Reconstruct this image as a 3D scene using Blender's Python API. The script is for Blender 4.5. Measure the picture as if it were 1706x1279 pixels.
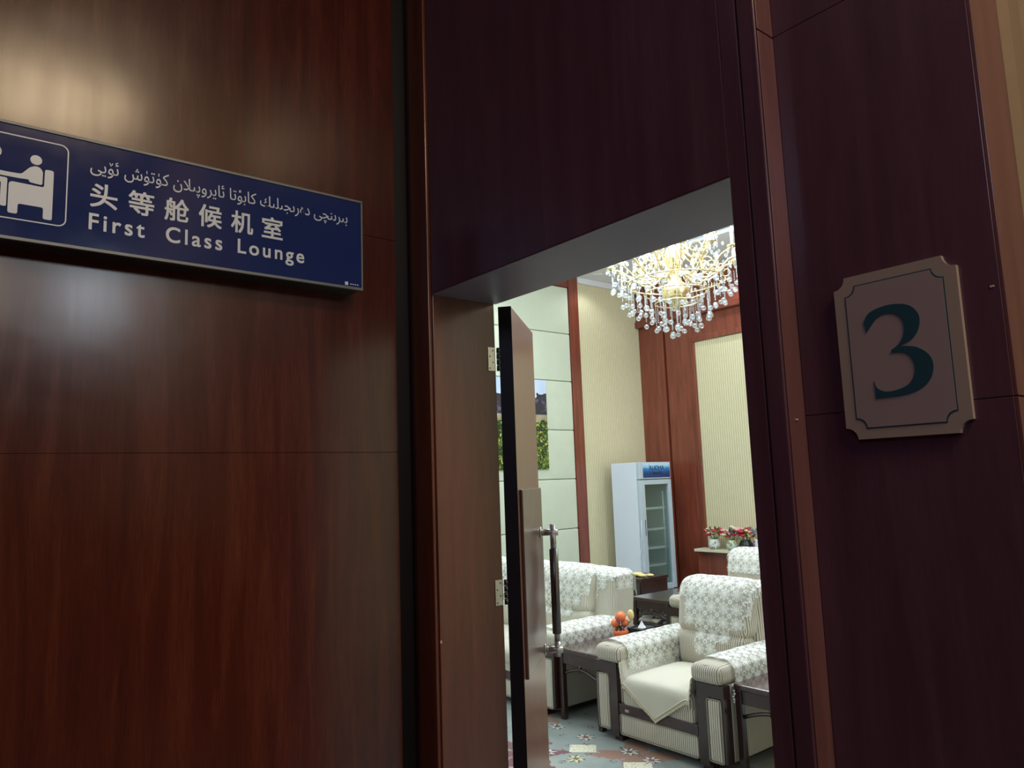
import bpy, bmesh, math, random
from mathutils import Vector, Matrix
random.seed(7)
PI = math.pi
sc = bpy.context.scene
COL = sc.collection
for o in list(bpy.data.objects): bpy.data.objects.remove(o)

# ------------------------------------------------------------------ camera
cam = bpy.data.cameras.new('camera'); camo = bpy.data.objects.new('camera', cam); COL.objects.link(camo)
cam.sensor_width = 36; cam.lens = 36*1245/1706; cam.clip_start = .05; cam.clip_end = 60
camo.matrix_world = Matrix(((0.6276, 0.1224, 0.7688, 0), (0.7777, -0.0538, -0.6263, 0), (-0.0353, 0.9910, -0.1290, 1.55), (0, 0, 0, 1)))
_m = camo.matrix_world.to_3x3(); _q = _m.to_quaternion()
camo.matrix_world = Matrix.Translation((0, 0, 1.55)) @ _q.to_matrix().to_4x4()
sc.camera = camo
# ------------------------------------------------------------------ world, lights, exposure
w = bpy.data.worlds.new('world'); sc.world = w; w.use_nodes = True
w.node_tree.nodes['Background'].inputs[0].default_value = (.75, .8, 1, 1)
w.node_tree.nodes['Background'].inputs[1].default_value = .05
sc.view_settings.view_transform = 'Standard'; sc.view_settings.look = 'None'
sc.view_settings.gamma = 1; sc.view_settings.exposure = 0; sc.view_settings.use_curve_mapping = False

def light(kind, loc, power, color=(1, 1, 1), size=.3, aim=None, size_y=None, spot=None):
    l = bpy.data.lights.new('lamp', kind); l.energy = power; l.color = color
    if kind == 'AREA':
        l.size = size
        if size_y: l.shape = 'RECTANGLE'; l.size_y = size_y
    else: l.shadow_soft_size = size
    if spot: l.spot_size = spot; l.spot_blend = .6
    o = bpy.data.objects.new('lamp', l); COL.objects.link(o); o.location = loc
    if aim: o.rotation_euler = (Vector(aim)-Vector(loc)).to_track_quat('-Z', 'Y').to_euler()
    return o
CX, CY = -4.43, 5.68           # chandelier axis
COOL = (.80, .90, 1)
# the lounge: ring lamps of the chandelier in view, downlights, added unseen fill lamps
for a in range(6):
    light('POINT', (CX+.62*math.cos(a*PI/3+.3), CY+.62*math.sin(a*PI/3+.3), 3.80), 9, COOL, .08)
light('POINT', (-.6, 5.4, 3.5), 215, COOL, .4)  # unseen fill lamp added to the right to brighten the lounge
light('SPOT', (-6.88, 7.12, 4.27), 10, (.88, .94, 1), .06, (-6.88, 7.12, 0), spot=2.3)
for p in ((-6.5, 5.2), (-6.9, 3.2), (-4.4, 2.2), (-2.4, 2.2), (-5.2, 7.9), (-3.6, 7.9)):
    light('SPOT', (p[0], p[1], 4.27), 42, (.88, .94, 1), .06, (p[0], p[1], 0), spot=2.3)
light('AREA', (-4.2, 4.4, 4.5), 150, COOL, 2.6, (-4.2, 4.4, 0))  # broad fill added under the raised ceiling, no fitting belongs to it
# the corridor: lamps away to the right, and an added cool fill behind
light('AREA', (1.6, .68, 4.26), 54, (1, .74, .46), .85, (1.6, .68, 0), size_y=.85)
light('AREA', (2.7, 1.12, 3.2), 11, (.80, .90, 1), .4, (-2, .3, 1.9))
light('AREA', (4.2, .2, 3.6), 15, (1, .88, .78), .6, (0, 1.0, 1.8))
light('AREA', (1.6, -2.3, 3.6), 15, (.45, .60, 1), .8, (-.9, 1.3, 2.2))  # blue fill added behind the camera to lift and tint the door wall

# ------------------------------------------------------------------ materials
class NT:
    def __init__(s, name):
        s.m = bpy.data.materials.new(name); s.m.use_nodes = True; s.t = s.m.node_tree
        s.b = s.t.nodes['Principled BSDF']; s.out = s.t.nodes['Material Output']
    def n(s, typ, **kw):
        nd = s.t.nodes.new(typ)
        for k, v in kw.items(): setattr(nd, k, v)
        return nd
    def l(s, a, b): s.t.links.new(a, b)
    def v(s, x, sock):
        if hasattr(x, 'links') or hasattr(x, 'is_linked'): s.l(x, sock)
        else: sock.default_value = x
    def math(s, op, a, b=None, c=None):
        nd = s.n('ShaderNodeMath', operation=op); s.v(a, nd.inputs[0])
        if b is not None: s.v(b, nd.inputs[1])
        if c is not None: s.v(c, nd.inputs[2])
        return nd.outputs[0]
    def coord(s, kind='Object'): return s.n('ShaderNodeTexCoord').outputs[kind]
    def sep(s, vec):
        nd = s.n('ShaderNodeSeparateXYZ'); s.l(vec, nd.inputs[0]); return nd.outputs
    def comb(s, x, y, z):
        nd = s.n('ShaderNodeCombineXYZ')
        for i, q in enumerate((x, y, z)): s.v(q, nd.inputs[i])
        return nd.outputs[0]
    def mapping(s, vec, scale=(1, 1, 1), rot=(0, 0, 0), loc=(0, 0, 0)):
        nd = s.n('ShaderNodeMapping'); s.l(vec, nd.inputs[0]); nd.inputs['Scale'].default_value = scale
        nd.inputs['Rotation'].default_value = rot; nd.inputs['Location'].default_value = loc; return nd.outputs[0]
    def noise(s, vec, scale, detail=3, rough=.5, dist=0):
        nd = s.n('ShaderNodeTexNoise'); s.l(vec, nd.inputs['Vector']); nd.inputs['Scale'].default_value = scale
        nd.inputs['Detail'].default_value = detail; nd.inputs['Roughness'].default_value = rough
        nd.inputs['Distortion'].default_value = dist; return nd.outputs[0]
    def ramp(s, fac, stops):
        nd = s.n('ShaderNodeValToRGB'); s.l(fac, nd.inputs[0]); e = nd.color_ramp.elements
        e[0].position, e[0].color = stops[0][0], (*stops[0][1], 1); e[1].position, e[1].color = stops[-1][0], (*stops[-1][1], 1)
        for p, c in stops[1:-1]: q = e.new(p); q.color = (*c, 1)
        return nd.outputs[0]
    def mix(s, fac, a, b):
        nd = s.n('ShaderNodeMix', data_type='RGBA'); s.v(fac, nd.inputs[0])
        for q, i in ((a, 6), (b, 7)):
            if isinstance(q, tuple): nd.inputs[i].default_value = (*q[:3], 1)
            else: s.l(q, nd.inputs[i])
        return nd.outputs[2]
    def bump(s, h, strength=.2, dist=.002):
        nd = s.n('ShaderNodeBump'); s.l(h, nd.inputs['Height']); nd.inputs['Strength'].default_value = strength
        nd.inputs['Distance'].default_value = dist; s.l(nd.outputs[0], s.b.inputs['Normal'])
    def col(s, c): s.l(c, s.b.inputs['Base Color'])

def plain(name, c, rough=.5, metal=0, coat=0, emit=None, es=0, spec=.5):
    k = NT(name); b = k.b; b.inputs['Base Color'].default_value = (*c, 1)
    b.inputs['Roughness'].default_value = rough; b.inputs['Metallic'].default_value = metal
    b.inputs['Coat Weight'].default_value = coat; b.inputs['Specular IOR Level'].default_value = spec
    if emit: b.inputs['Emission Color'].default_value = (*emit, 1); b.inputs['Emission Strength'].default_value = es
    nz = k.noise(k.coord(), 30, 2); k.l(k.math('MULTIPLY_ADD', nz, .08, rough-.04), b.inputs['Roughness'])
    return k.m

def wood(name, dark, mid, lite, rough=.3, axis='Z', scale=1., coat=.3, wav=.004):
    k = NT(name); c = k.coord()
    st = {'Z': (9, 9, .7), 'Y': (9, .7, 9), 'X': (.7, 9, 9)}[axis]
    st = tuple(q*scale for q in st)
    m1 = k.noise(k.mapping(c, st), 2.2, 5, .55, .6)
    m2 = k.noise(k.mapping(c, tuple(q*6 for q in st)), 4, 4, .6, .2)
    m3 = k.noise(c, .9, 2)
    f = k.math('ADD', k.math('MULTIPLY', m1, .55), k.math('ADD', k.math('MULTIPLY', m2, .25), k.math('MULTIPLY', m3, .2)))
    k.col(k.ramp(f, [(.33, dark), (.5, mid), (.68, lite)]))
    k.b.inputs['Roughness'].default_value = rough
    k.l(k.math('MULTIPLY_ADD', m1, .12, rough-.06), k.b.inputs['Roughness'])
    k.b.inputs['Coat Weight'].default_value = coat; k.b.inputs['Coat Roughness'].default_value = .15
    k.bump(k.noise(c, 3.2, 2, .5, .4), .5, wav)
    return k.m

WOODP = wood('mahogany_panel', (.044, .008, .0045), (.076, .014, .007), (.125, .027, .012), .22, coat=.15)
WOODE = wood('plum_mahogany', (.078, .032, .048), (.105, .044, .064), (.14, .062, .085), .3, coat=.4)
WOODR = wood('red_mahogany', (.13, .026, .014), (.20, .045, .024), (.29, .075, .04), .32)
WOODJ = wood('jamb_mahogany', (.085, .020, .010), (.13, .033, .016), (.19, .055, .026), .32)
WOODS = plain('glare_tinted_soffit', (.22, .18, .24), .45)  # wood underside with the bluish glare mixed into its base colour
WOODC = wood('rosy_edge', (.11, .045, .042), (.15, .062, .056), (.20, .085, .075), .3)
WOODD = wood('door_veneer', (.14, .042, .022), (.19, .062, .034), (.25, .088, .05), .3)
WOODI = wood('inset_veneer', (.10, .05, .036), (.125, .065, .048), (.15, .08, .06), .3)
WOODK = wood('dark_walnut', (.018, .007, .006), (.03, .011, .009), (.05, .018, .014), .25, coat=.6, wav=.001)
WOODT = wood('table_top_walnut', (.03, .012, .010), (.05, .02, .016), (.075, .03, .024), .16, 'Y', coat=.8, wav=.0006)
GROOVE = plain('groove_black', (.006, .004, .005), .5)
EDGE = plain('door_edge', (.012, .008, .012), .45)
WHITE = plain('white_enamel', (.72, .78, .86), .35)
FRAMEG = plain('grey_white_plastic', (.52, .60, .66), .4)
LINER = plain('white_liner', (.55, .58, .55), .5)
PLASTER = plain('white_plaster', (.82, .84, .86), .8)
CHROME = plain('brushed_steel', (.55, .52, .49), .28, 1)
DCHROME = plain('dark_steel', (.16, .145, .135), .25, 1)
ALU = plain('sign_aluminium', (.20, .215, .22), .45, .5)
NAVY = plain('sign_navy', (.020, .036, .15), .12, spec=.15)
BOXD = plain('sign_casing', (.035, .03, .028), .4)
LETTER = plain('sign_lettering', (.86, .93, .95), .3)
CREAM = plain('cream_cloth', (.60, .565, .44), .7)
FRINGE = plain('cream_fringe', (.70, .64, .46), .9)
GOLD = plain('polished_gold', (.93, .76, .42), .22, 1)
SLEEVE = plain('candle_sleeve', (.85, .82, .66), .5)
BULB = plain('glowing_bulb', (1, 1, 1), .3, emit=(.72, .88, 1), es=10)
DOWN = plain('downlight_lens', (1, 1, 1), .3, emit=(.75, .95, 1), es=4)
BLACK = plain('black_gloss', (.012, .012, .014), .25)
BLACKM = plain('black_matt', (.02, .02, .022), .6)
PLAQUE = plain('plaque_face', (.36, .27, .26), .5)
PLAQR = plain('plaque_rim', (.40, .31, .25), .42)
DIGIT = plain('plaque_digit', (.02, .075, .10), .35)
PAPER = plain('paper', (.8, .8, .78), .8)
BASEG = plain('stone_floor', (.10, .085, .075), .25)
PIPE = plain('piping_cord', (.30, .27, .20), .8)
ORANGE = plain('orange_ceramic', (.80, .16, .025), .35)
ORFR = plain('orange_fruit', (.85, .20, .06), .4)
RED = plain('red_petal', (.50, .03, .05), .6)
PINK = plain('pink_petal', (.80, .42, .42), .6)
PURP = plain('purple_petal', (.20, .07, .20), .6)
YELL = plain('yellow_petal', (.80, .66, .28), .6)
IVORY = plain('ivory_petal', (.80, .72, .60), .6)
LEAFG = plain('green_leaf', (.09, .16, .045), .6)
LEAFY = plain('lime_leaf', (.42, .52, .12), .6)
LEAFGR = plain('grey_leaf', (.24, .26, .27), .6)
SHELFC = plain('cream_shelf', (.70, .66, .48), .5)
CARD = plain('chip_white', (.6, .55, .5), .7)

def striped(name, base, line, period, duty, horiz='XY', rough=.85):
    """vertical stripes on a woven cloth: across X on faces that look along Y, across Y on faces that look along X"""
    k = NT(name); t = k.n('ShaderNodeTexCoord'); x, y, z = k.sep(t.outputs['Object']); nx, ny, nz = k.sep(t.outputs['Normal'])
    side = k.math('GREATER_THAN', k.math('ABSOLUTE', nx), .72)
    u = k.math('ADD', k.math('MULTIPLY', x, k.math('SUBTRACT', 1, side)), k.math('MULTIPLY', y, side))
    fr = k.math('FRACT', k.math('MULTIPLY', u, 1/period))
    tri = k.math('ABSOLUTE', k.math('SUBTRACT', fr, .5))
    mask = k.math('GREATER_THAN', duty/2, tri)
    nz_ = k.noise(t.outputs['Object'], 14, 3)
    a = k.mix(nz_, tuple(q*.9 for q in base), tuple(min(1, q*1.08) for q in base))
    k.col(k.mix(mask, a, line)); k.b.inputs['Roughness'].default_value = rough
    k.b.inputs['Sheen Weight'].default_value = .2
    k.bump(tri, .25, .0015); return k.m
FABRIC = striped('striped_upholstery', (.60, .56, .44), (.20, .155, .10), .0135, .34)
FABRIC2 = striped('pale_upholstery', (.60, .58, .46), (.40, .36, .26), .0135, .3)
PAPERW = striped('striped_wallpaper', (.76, .70, .46), (.58, .50, .28), .034, .34)
PAPERC = striped('corridor_wallpaper', (.62, .47, .25), (.56, .41, .21), .05, .3)

def mint():
    k = NT('mint_leather'); c = k.coord(); nz = k.noise(c, 6, 3)
    k.col(k.mix(nz, (.60, .66, .50), (.68, .73, .57))); k.b.inputs['Roughness'].default_value = .6
    k.bump(k.noise(c, 180, 2), .1, .0005); return k.m
MINT = mint()

def lace():
    k = NT('crochet_lace'); uv = k.coord('UV'); x, y, _ = k.sep(uv)      # one flower per unit cell
    def polar(ox, oy):
        a = k.math('SUBTRACT', k.math('FRACT', k.math('ADD', x, ox)), .5); b = k.math('SUBTRACT', k.math('FRACT', k.math('ADD', y, oy)), .5)
        r = k.math('SQRT', k.math('ADD', k.math('MULTIPLY', a, a), k.math('MULTIPLY', b, b)))
        return r, k.math('ARCTAN2', b, a)
    r, th = polar(0, 0); r2, _ = polar(.5, .5)
    c4 = k.math('ABSOLUTE', k.math('COSINE', k.math('MULTIPLY', th, 4)))
    petal = k.math('MULTIPLY', k.math('GREATER_THAN', k.math('MULTIPLY_ADD', k.math('POWER', c4, .6), .27, .19), r), k.math('GREATER_THAN', c4, .36))
    centre = k.math('GREATER_THAN', .12, r)
    slit = k.math('MULTIPLY', k.math('GREATER_THAN', c4, .93), k.math('GREATER_THAN', r, .2))
    slit = k.math('MULTIPLY', slit, k.math('GREATER_THAN', .40, r))
    petal = k.math('MULTIPLY', petal, k.math('SUBTRACT', 1, k.math('MULTIPLY', slit, .8)))
    ring = k.math('MULTIPLY', k.math('GREATER_THAN', .17, r2), k.math('GREATER_THAN', r2, .075))
    dot = k.math('GREATER_THAN', .035, r2)
    f = k.math('MAXIMUM', k.math('MAXIMUM', petal, centre), k.math('MAXIMUM', ring, dot))
    alpha = k.math('MULTIPLY_ADD', f, .62, .34)
    k.b.inputs['Base Color'].default_value = (.84, .85, .76, 1); k.b.inputs['Roughness'].default_value = .85
    k.l(alpha, k.b.inputs['Alpha']); k.bump(f, .5, .003); return k.m
LACE = lace()
LACESOLID = plain('lace_top', (.84, .86, .78), .85)

def crystal():
    k = NT('cut_crystal'); k.b.inputs['Base Color'].default_value = (.95, .98, 1, 1); k.b.inputs['Roughness'].default_value = .05
    tr = k.n('ShaderNodeBsdfTransparent'); tr.inputs[0].default_value = (.93, .97, 1, 1)
    gl = k.n('ShaderNodeBsdfGlossy'); gl.inputs['Roughness'].default_value = .08; gl.inputs[0].default_value = (1, 1, 1, 1)
    df = k.n('ShaderNodeBsdfTranslucent'); df.inputs[0].default_value = (.86, .95, .98, 1)
    fr = k.n('ShaderNodeLayerWeight'); fr.inputs[0].default_value = .55
    m1 = k.n('ShaderNodeMixShader'); m1.inputs[0].default_value = .35; k.l(gl.outputs[0], m1.inputs[1]); k.l(df.outputs[0], m1.inputs[2])
    m2 = k.n('ShaderNodeMixShader'); k.l(k.math('MULTIPLY_ADD', fr.outputs['Facing'], .6, .2), m2.inputs[0]); k.l(tr.outputs[0], m2.inputs[1]); k.l(m1.outputs[0], m2.inputs[2])
    k.l(m2.outputs[0], k.out.inputs['Surface']); return k.m
CRYSTAL = crystal()

def glass():
    k = NT('cooler_glass'); tr = k.n('ShaderNodeBsdfTransparent'); tr.inputs[0].default_value = (.86, .93, .92, 1)
    gl = k.n('ShaderNodeBsdfGlossy'); gl.inputs['Roughness'].default_value = .03
    fr = k.n('ShaderNodeLayerWeight'); fr.inputs[0].default_value = .5
    m = k.n('ShaderNodeMixShader'); k.l(k.math('MULTIPLY_ADD', k.math('POWER', fr.outputs['Facing'], 3), .5, .04), m.inputs[0]); k.l(tr.outputs[0], m.inputs[1]); k.l(gl.outputs[0], m.inputs[2])
    k.l(m.outputs[0], k.out.inputs['Surface']); return k.m
GLASS = glass()

def carpet():
    k = NT('patterned_carpet'); c = k.coord(); x, y, _ = k.sep(c)
    big = k.noise(c, 1.3, 4, .6, .8); fine = k.noise(c, 240, 2)
    base = k.ramp(big, [(.35, (.18, .21, .19)), (.5, (.25, .29, .26)), (.66, (.34, .36, .31))])
    # rust coloured, angular patches with a wavy outline
    def vor(scale, off, feat='F1', metric='CHEBYCHEV', rnd=1.):
        v = k.n('ShaderNodeTexVoronoi', feature=feat, distance=metric, voronoi_dimensions='2D'); k.l(k.mapping(c, loc=off), v.inputs['Vector'])
        v.inputs['Scale'].default_value = scale; v.inputs['Randomness'].default_value = rnd; return v
    edge = k.math('SUBTRACT', k.noise(c, 22, 3, .6), .5)
    def star(cx, cy, R, n, col, base, inner=.55, rot=0):
        dx = k.math('SUBTRACT', x, cx); dy = k.math('SUBTRACT', y, cy)
        r = k.math('SQRT', k.math('ADD', k.math('MULTIPLY', dx, dx), k.math('MULTIPLY', dy, dy)))
        th = k.math('ARCTAN2', dy, dx); w_ = k.math('PINGPONG', k.math('ADD', k.math('MULTIPLY', k.math('ADD', th, rot), n/PI), 20), 1)
        lim = k.math('MULTIPLY_ADD', w_, R*(1-inner), R*inner)
        return k.mix(k.math('GREATER_THAN', lim, k.math('MULTIPLY_ADD', edge, R*.9, r)), base, col)
    def rect(cx, cy, hx, hy, col, base, ang=0):
        v = k.mapping(c, loc=(0, 0, 0)); dx = k.math('SUBTRACT', x, cx); dy = k.math('SUBTRACT', y, cy); ca, sa = math.cos(ang), math.sin(ang)
        u = k.math('ADD', k.math('MULTIPLY', dx, ca), k.math('MULTIPLY', dy, sa)); t = k.math('SUBTRACT', k.math('MULTIPLY', dy, ca), k.math('MULTIPLY', dx, sa))
        m = k.math('MULTIPLY', k.math('GREATER_THAN', hx, k.math('ABSOLUTE', u)), k.math('GREATER_THAN', hy, k.math('ABSOLUTE', t)))
        m = k.math('MULTIPLY', m, k.math('GREATER_THAN', k.noise(c, 70, 2), .38))
        return k.mix(m, base, col)
    rust = (.30, .15, .10); maroon = (.16, .05, .055); cream = (.72, .68, .48)
    col = base
    for cx, cy, R in ((-3.05, 3.28, .26), (-3.98, 3.35, .2), (-2.2, 2.7, .3), (-4.6, 2.5, .3), (-5.6, 3.0, .3), (-1.2, 3, .3), (-4.2, 5.1, .3)):
        col = star(cx, cy, R, 4, rust, col, .32, cx)
    for cx, cy, R in ((-3.50, 2.87, .26), (-4.9, 3.1, .22), (-1.7, 2.4, .25), (-4.4, 2.0, .2)):
        col = star(cx, cy, R, 6, maroon, col, .3, cx)
    for cx, cy, a in ((-3.335, 3.15, .78), (-2.93, 3.17, .78), (-3.9, 2.75, .78), (-2.6, 2.5, .78), (-4.9, 2.6, .78)):
        col = rect(cx, cy, .077, .06, cream, col, a)
    for cx, cy, p, d in ((-3.73, 3.31, (.66, .62, .5), (.06, .05, .05)), (-3.46, 3.295, (.66, .6, .5), (.12, .06, .05)), (-3.247, 3.011, (.7, .62, .3), (.12, .09, .04)), (-3.11, 3.30, (.68, .66, .58), (.08, .07, .07)),
                  (-2.937, 3.289, (.7, .66, .58), (.2, .1, .08)), (-3.43, 2.96, (.66, .6, .56), (.1, .05, .05)), (-4.3, 2.9, (.66, .6, .56), (.1, .05, .05)), (-2.5, 3.0, (.66, .6, .56), (.1, .05, .05))):
        col = star(cx, cy, .064, 7, d, col, .35); col = star(cx, cy, .055, 7, p, col, .3, .2); col = star(cx, cy, .026, 6, d, col, .5)
    # small sprigs everywhere
    v = vor(5.5, (3.1, 1.7, 0), metric='EUCLIDEAN', rnd=.6)
    m = k.math('MULTIPLY', k.math('GREATER_THAN', .13, v.outputs['Distance']), k.math('GREATER_THAN', k.noise(c, 60, 2), .53))
    col = k.mix(m, col, (.10, .08, .075))
    k.col(k.mix(k.math('MULTIPLY', fine, .35), col, (.22, .22, .20))); k.b.inputs['Roughness'].default_value = .95
    k.bump(fine, .4, .003); return k.m
CARPET = carpet()

def landscape():
    """flat print: sky, mountain, meadow with yellow flowers; Z runs up the picture"""
    k = NT('landscape_print'); c = k.coord(); x, y, z = k.sep(c)
    h = k.math('ADD', z, k.math('MULTIPLY', k.math('SUBTRACT', k.noise(c, 2.2, 4, .45), .5), .8))
    sky = k.mix(k.noise(c, 2.5, 3), (.30, .52, .85), (.92, .92, .96))
    mt = k.mix(k.math('GREATER_THAN', k.noise(c, 9, 5, .7), .56), (.03, .03, .045), (.14, .12, .18))
    mead = k.mix(k.math('GREATER_THAN', k.noise(c, 19, 5, .75), .53), (.012, .035, .012), (.13, .24, .03))
    flow = k.mix(k.math('GREATER_THAN', k.noise(k.mapping(c, loc=(4, 7, 2)), 34, 3), .62), mead, (.80, .62, .12))
    col = k.mix(k.math('GREATER_THAN', h, .37), mt, sky)
    field = k.mix(k.noise(c, 7, 3), (.12, .14, .04), (.62, .50, .36))
    col = k.mix(k.math('GREATER_THAN', .12, z), col, field)
    col = k.mix(k.math('GREATER_THAN', .04, k.math('MULTIPLY_ADD', k.noise(c, 9, 3), .16, k.math('SUBTRACT', z, .08))), col, flow)
    k.col(col); k.b.inputs['Roughness'].default_value = .3; return k.m
LAND = landscape()
def banner():
    k = NT('wave_banner'); c = k.coord(); x, y, z = k.sep(c)
    f = k.math('ADD', k.math('MULTIPLY', z, 7), k.noise(k.mapping(c, (1, 1, 1.6)), 16, 5, .7, 1.5))
    k.col(k.ramp(f, [(.2, (.01, .04, .18)), (.5, (.02, .15, .45)), (.72, (.06, .32, .70)), (1.0, (.55, .80, .95))]))
    k.b.inputs['Roughness'].default_value = .3; return k.m
BANNER = banner()
def vaseprint(name, base, spot, off):
    k = NT(name); c = k.coord(); v = k.n('ShaderNodeTexVoronoi'); k.l(k.mapping(c, loc=off), v.inputs['Vector']); v.inputs['Scale'].default_value = 19
    m = k.math('MULTIPLY', k.math('GREATER_THAN', .42, v.outputs['Distance']), k.math('GREATER_THAN', v.outputs['Distance'], .2))
    k.col(k.mix(m, base, spot)); k.b.inputs['Roughness'].default_value = .25; return k.m
VASE1 = vaseprint('painted_porcelain', (.80, .84, .80), (.16, .22, .10), (0, 0, 0))
VASE2 = vaseprint('celadon_porcelain', (.60, .76, .66), (.40, .32, .08), (2, 1, 0))
VASE4 = vaseprint('lilac_porcelain', (.72, .70, .80), (.36, .22, .40), (5, 1, 0))

# ------------------------------------------------------------------ mesh helpers
def newbm(): return bmesh.new()
def box(bm, x0, x1, y0, y1, z0, z1, bev=0, seg=2):
    r = bmesh.ops.create_cube(bm, size=1)['verts']
    for v in r: v.co = Vector(((x0+x1)/2+v.co.x*(x1-x0), (y0+y1)/2+v.co.y*(y1-y0), (z0+z1)/2+v.co.z*(z1-z0)))
    if bev:
        es = list({e for v in r for e in v.link_edges})
        bmesh.ops.bevel(bm, geom=es, offset=bev, segments=seg, affect='EDGES', profile=.5)
def rbox(bm, c, h, r, bulge=(0, 0, 0), k=4, n=6):
    """soft cushion: rounded box with half sizes h, edge radius r, and bulging faces"""
    r = min(r, min(h)*.98); c = Vector(c)
    def axis(H):
        a = [-H+r*(1-math.tan(PI/4*(1-i/k))) for i in range(k)]; f = [-(H-r)+2*(H-r)*i/n for i in range(n+1)]
        return a+f+[-q for q in reversed(a)]
    ax = [axis(q) for q in h]; cache = {}
    def V(p):
        key = tuple(round(q, 6) for q in p)
        if key in cache: return cache[key]
        q = Vector(p); i = Vector([max(-(h[j]-r), min(h[j]-r, q[j])) for j in range(3)]); d = q-i
        o = i+(d.normalized()*r if d.length > 1e-9 else d)
        u = [o[j]/h[j] for j in range(3)]
        for j in range(3):
            a, b = [t for t in range(3) if t != j]; o[j] += bulge[j]*u[j]*(1-u[a]**2)*(1-u[b]**2)
        cache[key] = bm.verts.new(o+c); return cache[key]
    for j in range(3):
        a, b = [t for t in range(3) if t != j]
        for s in (-1, 1):
            for ia in range(len(ax[a])-1):
                for ib in range(len(ax[b])-1):
                    q = []
                    for da, db in ((0, 0), (1, 0), (1, 1), (0, 1)):
                        p = [0, 0, 0]; p[j] = s*h[j]; p[a] = ax[a][ia+da]; p[b] = ax[b][ib+db]; q.append(V(p))
                    if (s > 0) ^ (j == 1): pass
                    else: q.reverse()
                    if len(set(q)) == 4:
                        try: bm.faces.new(q)
                        except ValueError: pass
def tube(bm, pts, r, n=8, cap=True):
    pts = [Vector(p) for p in pts]; rs = r if isinstance(r, (list, tuple)) else [r]*len(pts); rings = []; up = None
    for i, p in enumerate(pts):
        t = (pts[min(i+1, len(pts)-1)]-pts[max(i-1, 0)]).normalized()
        if up is None: up = Vector((0, 0, 1)) if abs(t.z) < .9 else Vector((1, 0, 0))
        a = t.cross(up).normalized(); b = a.cross(t).normalized(); up = b
        rings.append([bm.verts.new(p+(a*math.cos(2*PI*j/n)+b*math.sin(2*PI*j/n))*rs[i]) for j in range(n)])
    for A, B in zip(rings, rings[1:]):
        for j in range(n): bm.faces.new((A[j], A[(j+1) % n], B[(j+1) % n], B[j]))
    if cap: bm.faces.new(list(reversed(rings[0]))); bm.faces.new(rings[-1])
def lathe(bm, prof, c=(0, 0, 0), n=20, cap=True):
    rings = []
    for r, z in prof: rings.append([bm.verts.new((c[0]+r*math.cos(2*PI*j/n), c[1]+r*math.sin(2*PI*j/n), c[2]+z)) for j in range(n)])
    for A, B in zip(rings, rings[1:]):
        for j in range(n): bm.faces.new((A[j], A[(j+1) % n], B[(j+1) % n], B[j]))
    if cap: bm.faces.new(list(reversed(rings[0]))); bm.faces.new(rings[-1])
def ball(bm, c, r, sub=1, sq=(1, 1, 1)):
    for v in bmesh.ops.create_icosphere(bm, subdivisions=sub, radius=1)['verts']:
        v.co = Vector((c[0]+v.co.x*r*sq[0], c[1]+v.co.y*r*sq[1], c[2]+v.co.z*r*sq[2]))
def leaf(bm, p, d, L, W):
    p = Vector(p); d = Vector(d).normalized(); s = d.cross(Vector((0, 0, 1))); s = s.normalized() if s.length > .01 else Vector((1, 0, 0)); up = s.cross(d)
    A = bm.verts.new(p); B = bm.verts.new(p+d*L*.5+s*W-up*W*.25); C = bm.verts.new(p+d*L-up*L*.1); D = bm.verts.new(p+d*L*.5-s*W-up*W*.25); M = bm.verts.new(p+d*L*.5+up*W*.3)
    for f in ((A, B, M), (B, C, M), (C, D, M), (D, A, M)): bm.faces.new(f)
def prism(bm, pts, a, b, axis):
    """polygon pts (2D) extruded from a to b along axis (0 x, 1 y, 2 z)"""
    def P(p, t):
        q = [p[0], p[1]]; q.insert(axis, t); return q
    A = [bm.verts.new(P(p, a)) for p in pts]; B = [bm.verts.new(P(p, b)) for p in pts]; n = len(pts)
    bm.faces.new(A); bm.faces.new(list(reversed(B)))
    for i in range(n): bm.faces.new((A[i], B[i], B[(i+1) % n], A[(i+1) % n]))
    bmesh.ops.recalc_face_normals(bm, faces=bm.faces[:])
def ob(name, bm, m, parent=None, smooth=False, label=None, cat=None, group=None, kind=None, loc=None):
    me = bpy.data.meshes.new(name); bm.to_mesh(me); bm.free(); me.materials.append(m)
    if smooth: me.polygons.foreach_set('use_smooth', [True]*len(me.polygons))
    o = bpy.data.objects.new(name, me); COL.objects.link(o); o.parent = parent
    if loc: o.location = loc
    if label: o['label'] = label
    if cat: o['category'] = cat
    if group: o['group'] = group
    if kind: o['kind'] = kind
    return o
def bxo(name, m, x0, x1, y0, y1, z0, z1, parent=None, bev=0, **kw):
    bm = newbm(); box(bm, x0, x1, y0, y1, z0, z1, bev); return ob(name, bm, m, parent, **kw)
def S(name, m, *d, **kw): return bxo(name, m, *d, kind='structure', **kw)
def thing(name, label, cat, loc=(0, 0, 0), rz=0, group=None):
    o = bpy.data.objects.new(name, None); COL.objects.link(o); o.location = loc; o.rotation_euler = (0, 0, rz)
    o['label'] = label; o['category'] = cat; o.empty_display_size = .1
    if group: o['group'] = group
    return o
def copyob(o, parent, loc=None, rz=None):
    c = o.copy(); COL.objects.link(c); c.parent = parent
    if loc is not None: c.location = loc
    if rz is not None: c.rotation_euler = (0, 0, rz)
    for ch in list(o.children): copyob(ch, c)
    return c
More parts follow.
